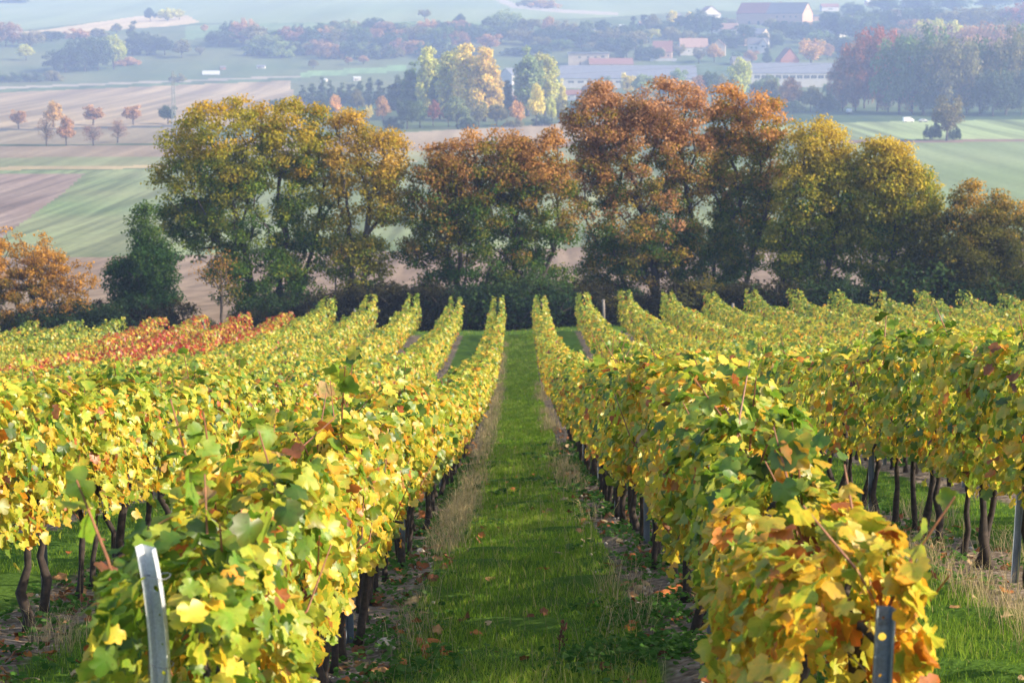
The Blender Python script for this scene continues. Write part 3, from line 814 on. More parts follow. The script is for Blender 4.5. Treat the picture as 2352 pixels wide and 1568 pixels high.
def tree(name, base, H, lobes, trunk_xs, pal, label, cat='tree', n_pts=210, per=60, leaf=.14, clump=.58, zmin=.8, group=None, seed=0, thick=1.0, fork=.4, sparse=.0):
    """lobes in fractions of H; pal: list of (height fraction, colour list)"""
    t = empty(name, base)
    tag(t, label, cat, group)
    L = [tuple(v*H for v in l_) for l_ in lobes]
    pts = crown_points(int(n_pts*1.95), L, zmin)
    trunks = []
    for (x0, x1) in trunk_xs:
        hh = H*fork*rng.uniform(.85, 1.15); m_ = 7; y1 = rng.uniform(-.04, .04)*H
        trunks.append([np.array([x0*H + (x1-x0)*H*(i/m_)**1.2 + rng.normal(0, .05)*(i > 0), y1*(i/m_) + rng.normal(0, .05), -.25 + (hh+.25)*i/m_]) for i in range(m_+1)])
    P, par, cnt, tips = grow(trunks, pts)
    rad = np.clip(.0135*np.sqrt(cnt)*thick, .014, .34)
    for i in range(len(par)):
        if par[i] < 0: rad[i] *= 1.3
    link_mesh('trunk', tube_edges('trunk', P, par, rad), M['bark'], t)
    # leaves in clumps round the twigs
    reach = np.where(cnt <= 4)[0]; reach = reach[P[reach, 2] > zmin*.8]
    cl = np.concatenate([tips, rng.choice(reach, max(1, len(reach)//3), replace=False)])
    cl = cl[rng.random(len(cl)) > sparse]
    tone = rng.normal(0, .19, len(cl))
    per = int(per*1.6); k = np.repeat(np.arange(len(cl)), per); n = len(k)
    off = rng.normal(0, 1, (n, 3)); off /= np.linalg.norm(off, axis=1, keepdims=True); off *= (rng.random((n, 1))**.5)*clump*np.array([1.15, 1.15, .72])
    C = P[cl][k] + off
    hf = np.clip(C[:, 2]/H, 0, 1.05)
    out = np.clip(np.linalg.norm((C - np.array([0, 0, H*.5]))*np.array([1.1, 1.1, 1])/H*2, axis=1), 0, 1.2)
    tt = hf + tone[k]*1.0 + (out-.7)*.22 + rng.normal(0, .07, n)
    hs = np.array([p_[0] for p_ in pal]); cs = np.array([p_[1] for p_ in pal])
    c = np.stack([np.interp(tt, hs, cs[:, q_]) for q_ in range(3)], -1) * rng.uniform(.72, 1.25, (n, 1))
    N = off*1.4 + rng.normal(0, .6, (n, 3)) + np.array([0, 0, .9])*clump
    T = rng.normal(0, .6, (n, 3)) + np.array([0, 0, -.7])
    me = leaves('crown', C, N, T, leaf*rng.uniform(.6, 1.25, n), c, c*np.array([1.06, .98, .85]), 'far')
    link_mesh('crown', me, M['maple_leaf'], t)
    return t

G_D, G_M, OL, YE, OR, RU = (.05,.11,.018), (.12,.19,.026), (.27,.26,.032), (.42,.30,.035), (.48,.25,.035), (.36,.155,.055)
BR, PK = (.22,.10,.045), (.42,.22,.11)
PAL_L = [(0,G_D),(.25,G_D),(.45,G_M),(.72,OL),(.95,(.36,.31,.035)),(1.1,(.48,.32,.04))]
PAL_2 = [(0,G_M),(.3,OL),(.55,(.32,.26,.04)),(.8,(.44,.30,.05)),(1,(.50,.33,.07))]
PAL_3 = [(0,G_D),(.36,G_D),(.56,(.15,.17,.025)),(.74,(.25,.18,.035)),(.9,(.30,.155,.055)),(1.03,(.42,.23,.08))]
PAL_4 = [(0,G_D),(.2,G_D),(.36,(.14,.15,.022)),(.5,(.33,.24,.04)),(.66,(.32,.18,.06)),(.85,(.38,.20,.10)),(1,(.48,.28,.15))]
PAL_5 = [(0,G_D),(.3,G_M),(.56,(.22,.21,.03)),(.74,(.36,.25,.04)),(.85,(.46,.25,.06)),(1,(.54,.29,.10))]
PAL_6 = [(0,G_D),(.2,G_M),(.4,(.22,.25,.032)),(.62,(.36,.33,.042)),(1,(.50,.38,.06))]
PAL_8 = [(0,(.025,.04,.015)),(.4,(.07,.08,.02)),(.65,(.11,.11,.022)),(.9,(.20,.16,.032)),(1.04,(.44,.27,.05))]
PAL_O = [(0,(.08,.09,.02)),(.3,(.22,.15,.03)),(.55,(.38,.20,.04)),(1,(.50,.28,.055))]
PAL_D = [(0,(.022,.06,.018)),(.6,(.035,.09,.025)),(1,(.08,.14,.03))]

DT = 114.0
def tl(px, d=DT): p, D = at_d(px, d); return p, F/d
def T(px0, px1, ytop, d, pal, label, trunk_px, name='maple_tree', lobes=None, **kw):
    """a tree of the hedgerow: horizontal extent and top row in the photograph, distance d"""
    pc = (px0+px1)/2; b, _ = at_d(pc, d)
    zc_ = d*cp - b.z*sp; D = F/zc_
    _, yb = project(np.array(b.x), np.array(b.y), np.array(b.z)); H = (float(yb) - ytop)/D*1.01; wd = (px1-px0)/D/2/H
    lobes = lobes or [(0,0,.62,wd*.85,wd*.8,.36), (-wd*.45,0,.45,wd*.5,wd*.5,.26), (wd*.45,0,.45,wd*.5,wd*.5,.26), (0,-.03,.3,wd*.6,wd*.5,.2)]
    lobes = [(l_[0], l_[1], l_[2], l_[3], l_[4], min(l_[5], .985-l_[2])) for l_ in lobes]
    tr = [((q0-pc)/D/H, (q1-pc)/D/H) for q0, q1 in trunk_px]
    return tree(name, b, H, lobes, tr, pal, label, **kw)
def lob(px0, px1, ytop, ybase, lst):
    """lobes given as picture ellipses (cx, cy, rx, ry) -> fractions of height"""
    H = ybase-ytop; pc = (px0+px1)/2
    return [((cx_-pc)/H, random.uniform(-.05, .05), (ybase-cy_)/H, rx/H, min(rx, ry*1.1)/H*.9, ry/H) for cx_, cy_, rx, ry in lst]
YB = 745
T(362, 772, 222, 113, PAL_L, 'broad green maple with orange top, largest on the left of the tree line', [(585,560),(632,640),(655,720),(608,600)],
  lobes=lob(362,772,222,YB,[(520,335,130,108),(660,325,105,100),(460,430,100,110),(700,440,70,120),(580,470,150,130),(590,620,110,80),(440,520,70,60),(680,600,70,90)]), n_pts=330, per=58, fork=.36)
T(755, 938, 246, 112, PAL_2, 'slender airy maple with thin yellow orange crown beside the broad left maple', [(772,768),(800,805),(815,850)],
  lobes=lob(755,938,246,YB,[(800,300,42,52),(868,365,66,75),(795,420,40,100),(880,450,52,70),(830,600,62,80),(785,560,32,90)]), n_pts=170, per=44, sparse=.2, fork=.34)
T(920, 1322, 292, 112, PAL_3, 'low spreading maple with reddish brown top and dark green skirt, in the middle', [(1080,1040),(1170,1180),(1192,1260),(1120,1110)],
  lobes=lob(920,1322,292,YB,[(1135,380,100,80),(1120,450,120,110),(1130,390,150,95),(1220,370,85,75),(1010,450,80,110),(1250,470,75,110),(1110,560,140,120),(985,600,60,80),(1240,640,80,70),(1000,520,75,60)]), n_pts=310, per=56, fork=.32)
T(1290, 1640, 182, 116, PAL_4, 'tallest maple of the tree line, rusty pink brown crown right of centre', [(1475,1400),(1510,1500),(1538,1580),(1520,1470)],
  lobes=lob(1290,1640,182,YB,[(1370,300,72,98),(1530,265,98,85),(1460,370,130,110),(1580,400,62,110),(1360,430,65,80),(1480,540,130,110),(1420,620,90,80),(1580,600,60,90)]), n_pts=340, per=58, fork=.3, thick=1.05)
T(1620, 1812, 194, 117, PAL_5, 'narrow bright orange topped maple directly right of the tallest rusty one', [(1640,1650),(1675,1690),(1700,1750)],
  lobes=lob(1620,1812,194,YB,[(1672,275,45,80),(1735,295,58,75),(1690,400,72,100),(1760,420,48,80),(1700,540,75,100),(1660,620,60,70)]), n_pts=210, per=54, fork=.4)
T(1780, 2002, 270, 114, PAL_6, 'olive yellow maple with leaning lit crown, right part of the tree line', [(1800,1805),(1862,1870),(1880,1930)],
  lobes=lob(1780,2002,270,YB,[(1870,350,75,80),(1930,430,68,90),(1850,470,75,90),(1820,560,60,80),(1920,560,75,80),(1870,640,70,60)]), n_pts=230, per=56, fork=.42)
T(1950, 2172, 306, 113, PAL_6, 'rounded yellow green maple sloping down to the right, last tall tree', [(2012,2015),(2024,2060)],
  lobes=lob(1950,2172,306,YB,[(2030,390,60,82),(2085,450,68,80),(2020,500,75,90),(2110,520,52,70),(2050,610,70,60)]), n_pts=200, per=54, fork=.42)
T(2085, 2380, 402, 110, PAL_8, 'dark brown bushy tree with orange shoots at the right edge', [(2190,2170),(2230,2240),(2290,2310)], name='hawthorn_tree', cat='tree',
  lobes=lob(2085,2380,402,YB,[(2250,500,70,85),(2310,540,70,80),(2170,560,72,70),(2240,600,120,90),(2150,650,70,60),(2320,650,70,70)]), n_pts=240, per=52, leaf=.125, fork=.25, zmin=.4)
T(232, 412, 470, 110, PAL_D, 'small dark green tree with a narrow pointed top, left of the broad maple', [(345,340),(360,350)], name='field_maple_tree',
  lobes=lob(232,412,470,YB,[(328,525,26,56),(350,590,42,48),(292,615,44,40),(325,665,62,46)]), n_pts=95, per=66, leaf=.13, fork=.3, zmin=.4)
T(-130, 200, 505, 108, PAL_O, 'orange leaved bush with long arching twigs at the left edge', [(60,0),(90,60),(110,120),(80,-60)], name='autumn_bush', cat='bush',
  lobes=lob(-130,200,505,YB,[(30,590,85,70),(95,612,80,44),(-40,600,70,80),(50,650,120,55)]), n_pts=190, per=32, leaf=.12, clump=.36, sparse=.06, fork=.12, zmin=.4, thick=.8)
T(455, 545, 565, 107, [(0,G_M),(.5,(.2,.13,.03)),(1,(.35,.19,.04))], 'thin leaning sapling with few leaves under the broad left maple', [(504,500)], name='sapling',
  lobes=lob(455,545,565,YB,[(490,610,34,40),(520,650,24,24)]), n_pts=24, per=9, leaf=.12, fork=.42, thick=.9, sparse=.2)

# understorey bushes
def bush_proto(seed, pal, H=2.6, n=60, leaf=.15, per=60):
    t = empty('hedge_bush', (0, 0, 0))
    lobes = [(0,0,.52,.62,.5,.46), (-.42,0,.36,.4,.36,.34), (.42,0,.4,.42,.36,.36)]
    L = [tuple(v*H for v in l_) for l_ in lobes]
    pts = crown_points(n, L, .15)
    P, par, cnt, tips = grow([[(x_, 0, -.15), (x_*1.3, 0, .3)] for x_ in (-.3, -.05, .3)], pts)
    link_mesh('stem', tube_edges('stem', P, par, np.clip(.012*np.sqrt(cnt), .008, .09), 4), M['bark'], t)
    k = np.repeat(np.arange(len(tips)), per); m_ = len(k)
    off = rng.normal(0, 1, (m_, 3)); off /= np.linalg.norm(off, axis=1, keepdims=True); off *= (rng.random((m_, 1))**.5)*.45
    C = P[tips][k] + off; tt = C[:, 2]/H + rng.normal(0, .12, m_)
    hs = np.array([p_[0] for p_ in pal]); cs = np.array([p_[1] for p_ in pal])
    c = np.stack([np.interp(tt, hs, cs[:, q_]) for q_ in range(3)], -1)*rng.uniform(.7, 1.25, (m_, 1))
    link_mesh('foliage', leaves('foliage', C, off + rng.normal(0, .4, (m_, 3)) + np.array([0, 0, .3]), rng.normal(0, .6, (m_, 3)) + np.array([0, 0, -.6]), leaf*rng.uniform(.6, 1.2, m_), c, c, 'far'), M['maple_leaf'], t)
    return t
def copy_tree(o, parent=None):
    c = o.copy(); COL.objects.link(c); c.parent = parent
    for ch in list(o.children): copy_tree(ch, c)
    return c
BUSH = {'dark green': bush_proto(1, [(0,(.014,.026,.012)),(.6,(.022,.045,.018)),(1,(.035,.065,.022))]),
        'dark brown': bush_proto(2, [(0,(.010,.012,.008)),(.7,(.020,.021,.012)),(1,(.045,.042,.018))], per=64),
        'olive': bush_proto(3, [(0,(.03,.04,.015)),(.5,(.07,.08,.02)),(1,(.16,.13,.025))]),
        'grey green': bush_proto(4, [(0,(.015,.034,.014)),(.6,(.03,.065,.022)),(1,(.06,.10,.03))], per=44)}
used = set()
BL = [(-150,'dark green',1.0,109),(-60,'olive',1.0,109),(20,'olive',.9,108),(80,'dark green',1.0,107),(150,'dark green',1.05,108),(215,'dark green',1.1,109),(285,'dark green',1.1,108),(340,'dark brown',.8,108),(410,'dark brown',.9,109),
      (470,'grey green',.5,109),(560,'dark brown',.75,108),(620,'dark green',1.0,109),(690,'dark brown',.9,108),(745,'dark brown',1.0,108),(800,'dark brown',1.0,109),(860,'dark brown',1.05,108),(915,'dark brown',1.0,109),(985,'dark brown',1.0,108),
      (1050,'dark green',1.1,109),(1100,'dark green',1.2,110),(1160,'grey green',1.25,109),(1225,'grey green',1.2,109),(1290,'grey green',1.1,110),(1350,'dark brown',.95,109),(1420,'olive',.8,110),(1480,'dark brown',.7,110),
      (1560,'dark brown',.95,110),(1625,'olive',1.2,110),(1690,'dark brown',1.0,109),(1745,'grey green',1.1,110),(1800,'dark brown',1.05,109),(1850,'grey green',1.1,110),(1905,'dark green',1.1,109),(1960,'grey green',1.1,110),
      (2030,'dark green',1.0,109),(2090,'dark brown',1.1,108),(2150,'grey green',1.45,108),(2210,'dark green',1.1,109),(2280,'grey green',1.3,108),(2350,'grey green',1.35,109),(2430,'dark green',1.3,109)]
BL += [(px + 22, 'dark brown' if i_ % 3 else 'dark green', sc_*.95, d + 2.2) for i_, (px, kd, sc_, d) in enumerate(BL) if not (300 < px < 500 or 880 < px < 960 or 1690 < px < 1780)]
BL.sort()
cnts = {}
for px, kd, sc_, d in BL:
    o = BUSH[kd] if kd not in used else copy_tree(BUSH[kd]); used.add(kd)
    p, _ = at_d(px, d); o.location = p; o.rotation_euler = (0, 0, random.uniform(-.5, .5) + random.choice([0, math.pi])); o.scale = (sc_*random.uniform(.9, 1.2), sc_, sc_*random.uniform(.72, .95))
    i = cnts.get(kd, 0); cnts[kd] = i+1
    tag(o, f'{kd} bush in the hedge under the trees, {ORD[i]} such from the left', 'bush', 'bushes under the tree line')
# wooden stakes in front of the hedge
for i, (px, d, hgt, lab) in enumerate([(1388,106.5,1.5,'grey wooden stake standing before the hedge, right of the path end'),(1688,106.5,1.3,'grey wooden stake before the hedge, below the narrow orange topped maple'),
        (462,105,1.5,'dark wooden stake at the far end of the red leaved rows'),(342,104.5,1.4,'grey wooden stake at the far end of rows below the small dark tree'),(812,106,1.3,'pale thin stake before the dark hedge, below the airy maple')]):
    p, _ = at_d(px, d); m_ = MB(); m_.tube([(0,0,-.2),(.01,0,hgt*.5),(-.01,.01,hgt)], [.085,.08,.07], 8)
    tag(m_.build('wooden_stake', M['wood_post'], None, True, p), lab, 'stake')

# ------------------------------------------------------------------ trees of the valley
def far_proto(kind, seed):
    """unit-height tree: crown of leaf clumps with gaps, and a trunk"""
    r = np.random.default_rng(seed)
    spec = {'round': ([(0,0,.60,.42,.42,.38),(-.2,0,.5,.28,.3,.26),(.22,.05,.52,.28,.3,.28)], 60, 70, .042, .13),
            'oval':  ([(0,0,.60,.34,.34,.38),(0,0,.45,.38,.38,.22)], 46, 56, .045, .12),
            'poplar':([(0,0,.58,.17,.17,.40),(.05,0,.42,.21,.2,.36),(-.06,0,.5,.18,.18,.38),(0,0,.3,.2,.2,.26)], 120, 64, .030, .08),
            'conifer':([(0,0,.22,.24,.24,.2),(0,0,.45,.17,.17,.22),(0,0,.72,.09,.09,.25)], 60, 50, .034, .08),
            'wide':  ([(0,0,.62,.6,.5,.36),(-.4,0,.5,.34,.34,.34),(.4,0,.52,.34,.34,.36),(0,0,.35,.5,.4,.3)], 90, 70, .04, .14),
            'bush':  ([(0,0,.5,.7,.5,.48),(-.55,0,.36,.4,.36,.34),(.5,0,.4,.45,.36,.38)], 55, 60, .07, .2),
            'bare':  ([(0,0,.55,.40,.4,.42)], 70, 16, .03, .13)}[kind]
    lobes, nc_, per, ls, cr = spec
    w = np.array([l_[3]*l_[5] for l_ in lobes]); w /= w.sum(); ctr = []
    for i in range(nc_):
        l_ = lobes[r.choice(len(lobes), p=w)]; d = r.normal(0, 1, 3); d /= np.linalg.norm(d)
        ctr.append(np.array(l_[:3]) + d*(r.random()**.3)*np.array(l_[3:])*.88)
    ctr = np.array(ctr); k = np.repeat(np.arange(nc_), per); n = len(k)
    off = r.normal(0, 1, (n, 3)); off /= np.linalg.norm(off, axis=1, keepdims=True); off *= (r.random((n, 1))**.4)*cr*np.array([1, 1, .8])
    C = ctr[k] + off; C[:, 2] = np.maximum(C[:, 2], .02)
    tone = r.uniform(.72, 1.28, nc_)
    c = np.ones((n, 3))*tone[k][:, None]*r.uniform(.8, 1.2, (n, 1)) * (np.array([1, 1, 1]) + r.normal(0, .05, (n, 3)))
    crown = leaves('crown', C, off*8 + r.normal(0, .6, (n, 3)) + np.array([0, 0, .4]), r.normal(0, .6, (n, 3)) + np.array([0, 0, -.5]), ls*r.uniform(.7, 1.4, n), c, c, 'far')
    crown.materials.append(M['far_leaf'])
    m_ = MB(); rt = {'bush': .03, 'conifer': .02}.get(kind, .024)
    m_.tube([(0,0,-.03),(.005,0,.2),(0,.01,.45),(.01,0,.7)], [rt*1.3, rt, rt*.75, rt*.3], 6)
    for i in range(0, nc_, 3 if kind != 'bare' else 1):
        b = np.array([0, 0, max(.1, ctr[i][2]*.62)]); q_ = ctr[i]
        m_.tube([b, (b+q_)/2 + np.array([0, 0, .02]), q_], [rt*.4, rt*.28, rt*.12], 4, False)
    tr_ = m_.mesh('trunk', True); tr_.materials.append(M['far_bark'])
    return crown, tr_
FP = {k: [far_proto(k, 100*i + j) for j in range(4 if k in ('oval', 'bare', 'round') else 3)] for i, k in enumerate(['round','oval','poplar','conifer','wide','bush','bare'])}
FCOL = {'dark green': (.055,.085,.04), 'green': (.10,.145,.05), 'pale green': (.19,.25,.09), 'yellow green': (.42,.43,.09), 'yellow': (.56,.47,.10), 'orange': (.55,.32,.08), 'golden': (.62,.45,.10),
        'rust red': (.24,.09,.05), 'brown': (.24,.14,.075), 'olive': (.17,.16,.06), 'orange brown': (.36,.21,.09)}
UNITW = {'round': .96, 'oval': .80, 'poplar': .50, 'conifer': .52, 'wide': 1.5, 'bush': 1.9, 'bare': .92}
PENDING = []
def group_(g): return g or ''
def ft(kind, px, yb, w, h, colr, place, group, cat='tree'):
    if 'warehouses' in group_(group): h *= 1.25
    if 'of the wood' in group_(group): h *= 1.14; w *= 1.08
    p, D = at(px, yb); cr, tk = random.choice(FP[kind])
    name = {'conifer': 'conifer_tree', 'poplar': 'poplar_tree', 'bush': 'bush'}.get(kind, 'deciduous_tree')
    t = empty(name, p, random.uniform(0, 6.28) if kind not in ('wide', 'bush') else random.choice([0, math.pi]) + random.uniform(-.3, .3))
    H = h/D; sxy = w/D/UNITW[kind]
    t.scale = (sxy*random.uniform(.9, 1.1), sxy*random.uniform(.9, 1.1), H)
    if kind in ('oval', 'bare', 'round'): t.rotation_euler = (random.uniform(-.06, .06), random.uniform(-.07, .07), t.rotation_euler[2])
    c = FCOL[colr]; v = random.uniform(.85, 1.15)
    a_ = link_mesh('crown', cr, None, t); a_.color = (c[0]*v, c[1]*v*random.uniform(.94, 1.06), c[2]*v, 1)
    link_mesh('trunk', tk, None, t)
    shape = {'conifer': 'pointed', 'poplar': 'tall', 'round': 'rounded', 'oval': 'oval', 'wide': 'broad', 'bush': 'low', 'bare': 'thin twiggy'}[kind]
    noun = 'bush' if kind == 'bush' else 'conifer' if kind == 'conifer' else 'poplar' if kind == 'poplar' else 'tree'
    tag(t, None, 'bush' if kind == 'bush' else cat, group)
    PENDING.append((px, f'{shape} {colr} {noun} {place}', t))
    return t
av = 'in the upper field row at left'; g_ = 'small trees in the fields on the left'
for a_ in [('oval',43,296,46,50,'orange brown'),('oval',123,293,50,62,'orange'),('oval',214,288,56,52,'orange brown'),('oval',306,287,50,52,'orange brown'),('round',386,285,56,46,'dark green'),('round',466,284,44,52,'dark green')]: ft(*a_, av, g_)
lw = 'in the lower field row at left'
for a_ in [('bare',107,336,56,72,'brown'),('oval',152,335,46,70,'orange brown'),('bare',215,335,54,56,'brown'),('bare',270,328,60,58,'brown')]: ft(*a_, lw, g_)
hl = 'on the hillside at upper left'; gh = 'trees on the hillside at upper left'
for a_ in [('round',345,50,34,34,'dark green'),('wide',385,48,60,30,'yellow green'),('round',412,46,36,26,'yellow green'),('wide',14,108,90,62,'brown'),('wide',70,108,80,40,'olive'),('round',60,140,44,40,'yellow green'),
           ('wide',118,96,70,26,'dark green'),('bush',175,90,60,26,'orange brown'),('bush',225,86,50,22,'olive'),('round',268,80,30,28,'olive'),('wide',150,168,110,60,'dark green'),('wide',195,165,110,84,'dark green'),('wide',225,163,100,86,'dark green'),('round',262,160,76,84,'yellow green'),
           ('conifer',305,128,56,84,'dark green'),('wide',338,128,80,56,'dark green'),('round',378,128,60,46,'dark green'),('round',418,134,52,46,'olive'),('bush',20,190,70,24,'dark green'),('bush',70,189,70,26,'dark green'),('bush',120,187,60,26,'olive'),
           ('bush',292,152,60,22,'orange brown'),('bush',408,190,44,22,'olive'),('round',470,76,26,20,'orange brown'),('bush',-30,190,70,26,'dark green'),('wide',-40,120,90,70,'brown'),('wide',-60,165,110,60,'dark green')]: ft(*a_, hl, gh)
hd = 'in the hedge left of the village'; gd = 'trees of the hedges left of the village'
cols_ = ['dark green','green','olive','dark green','brown','pale green','orange brown']
for i in range(24):
    px = 505 + i*27; ft(random.choice(['wide','round','wide']), px, 108 + random.uniform(-8, 6) + i*.3, random.uniform(60, 86), random.uniform(36, 64), cols_[(i*3) % 7], hd, gd)
for i in range(16):
    px = 740 + i*24; ft(random.choice(['wide','round']), px, 84 + random.uniform(-6, 6), random.uniform(50, 70), random.uniform(30, 46), cols_[(i*4+1) % 7], 'in the upper hedge by the village', gd)
for i in range(19):
    px = 590 + i*28; ft(random.choice(['bush','wide','bush']), px, 131 + random.uniform(-4, 6), random.uniform(54, 76), random.uniform(28, 44), cols_[(i*2+1) % 7], 'in the lower hedge by the village', gd)
for a_ in [('round',975,46,34,28,'olive'),('round',1055,62,32,32,'dark green'),('round',460,128,30,22,'olive')]: ft(*a_, hd, gd)
for a_ in [('round',800,150,26,22,'orange brown'),('round',835,148,30,22,'orange brown'),('round',720,158,30,22,'olive')]: ft(*a_, 'on the valley meadow below the hedges', gd)
pp = 'in the clump at the village edge'; gp = 'poplars at the village edge'
for a_ in [('poplar',950,268,72,130,'green'),('poplar',985,270,74,174,'yellow green'),('poplar',1035,275,80,178,'yellow green'),('poplar',1072,278,84,190,'yellow'),('poplar',1112,280,84,184,'golden'),('poplar',1138,280,50,130,'golden'),
           ('poplar',915,262,56,92,'dark green'),('poplar',1010,274,60,110,'green'),('poplar',1165,268,30,90,'dark green')]: ft(*a_, pp, gp)
for a_ in [('poplar',1212,268,84,166,'pale green'),('poplar',1250,266,88,160,'yellow green'),('poplar',1290,262,24,84,'yellow')]: ft(*a_, 'in the clump beside the warehouse', gp)
for i in range(11):
    px = 695 + i*22; ft('conifer', px, 244 + random.uniform(-3, 3), 40, random.uniform(48, 74), 'dark green', 'in the dense row left of the poplars', 'conifers left of the poplars')
vr = 'along the far field edge'; gv = 'trees along the far field edge'
for a_ in [('round',478,262,46,32,'olive'),('bush',520,258,50,24,'dark green'),('round',640,262,46,42,'dark green'),('oval',690,268,30,48,'brown'),('oval',770,272,32,56,'orange'),('round',822,262,40,62,'olive'),('round',848,280,26,42,'yellow'),
           ('round',745,275,50,50,'dark green'),('oval',880,285,46,66,'orange brown'),('round',935,297,62,70,'dark green'),('bush',905,297,54,30,'dark green'),('oval',955,255,40,58,'olive'),('oval',995,290,40,64,'rust red'),('round',965,294,52,66,'green'),('round',1050,296,66,80,'pale green'),('round',1030,292,44,60,'brown'),
           ('round',1100,292,60,66,'olive'),('bush',1072,297,50,28,'dark green'),('round',1140,290,56,54,'olive'),('oval',1188,292,44,64,'orange'),('round',1190,262,50,56,'brown'),('oval',1232,290,52,100,'yellow'),('oval',1268,286,34,60,'yellow green'),('round',1285,284,50,60,'olive'),('round',1330,282,56,58,'pale green'),('bush',1180,294,48,22,'olive'),('bush',1245,290,48,26,'dark green')]: ft(*a_, vr, gv)
rl = 'in front of the grey warehouses'; gr_ = 'trees in front of the warehouses'
for a_ in [('round',1392,232,44,48,'green'),('oval',1350,240,34,50,'orange brown'),('oval',1440,226,46,52,'yellow'),('round',1480,230,56,56,'pale green'),('round',1530,232,46,46,'green'),('round',1558,216,48,50,'pale green'),('round',1600,240,50,58,'orange brown'),('round',1635,240,54,66,'green'),('oval',1660,232,40,52,'olive'),('round',1698,240,66,92,'yellow green'),
           ('round',1740,238,50,50,'green'),('round',1770,252,64,66,'olive'),('round',1815,255,66,66,'orange brown'),('round',1862,258,60,52,'olive'),('bush',1900,258,62,36,'dark green'),('round',1765,226,60,46,'pale green'),('bush',1730,262,60,30,'dark green'),('bush',1820,262,60,26,'dark green'),('round',1905,232,40,40,'green')]: ft(*a_, rl, gr_)
wl = 'in the wood at the right'; gw = 'trees of the wood at the right'
for a_ in [('wide',2150,178,150,128,'yellow green'),('wide',2215,176,150,112,'orange brown'),('wide',2290,176,150,120,'olive'),('wide',2370,178,150,126,'olive'),('wide',2080,180,140,110,'brown'),
           ('wide',1965,256,120,160,'rust red'),('wide',2015,256,140,186,'rust red'),('wide',1985,250,110,150,'brown'),('wide',1935,256,80,110,'brown'),('wide',2065,262,140,170,'green'),('wide',2120,264,150,186,'green'),('wide',2185,266,150,172,'olive'),('wide',2095,262,120,150,'orange brown'),('wide',2220,262,140,150,'green'),('wide',2110,200,150,120,'olive'),('wide',2180,196,150,124,'brown'),('wide',2255,198,150,130,'orange brown'),('wide',2330,198,150,130,'brown'),('wide',2250,264,130,160,'green'),('wide',2310,264,140,180,'olive'),('wide',2375,262,140,190,'green'),('wide',2440,262,140,180,'olive'),
           ('wide',2040,258,90,100,'brown'),('wide',2150,266,90,96,'dark green'),('wide',2280,268,100,100,'dark green'),('wide',2345,266,90,100,'dark green')]: ft(*a_, wl, gw)
for a_ in [('round',2174,324,94,112,'olive'),('bush',2142,322,44,44,'dark green'),('bush',2192,323,34,34,'dark green')]: ft(*a_, 'standing alone in the green field at right', None)
th = 'among the village houses'; gt = 'trees among the village houses'
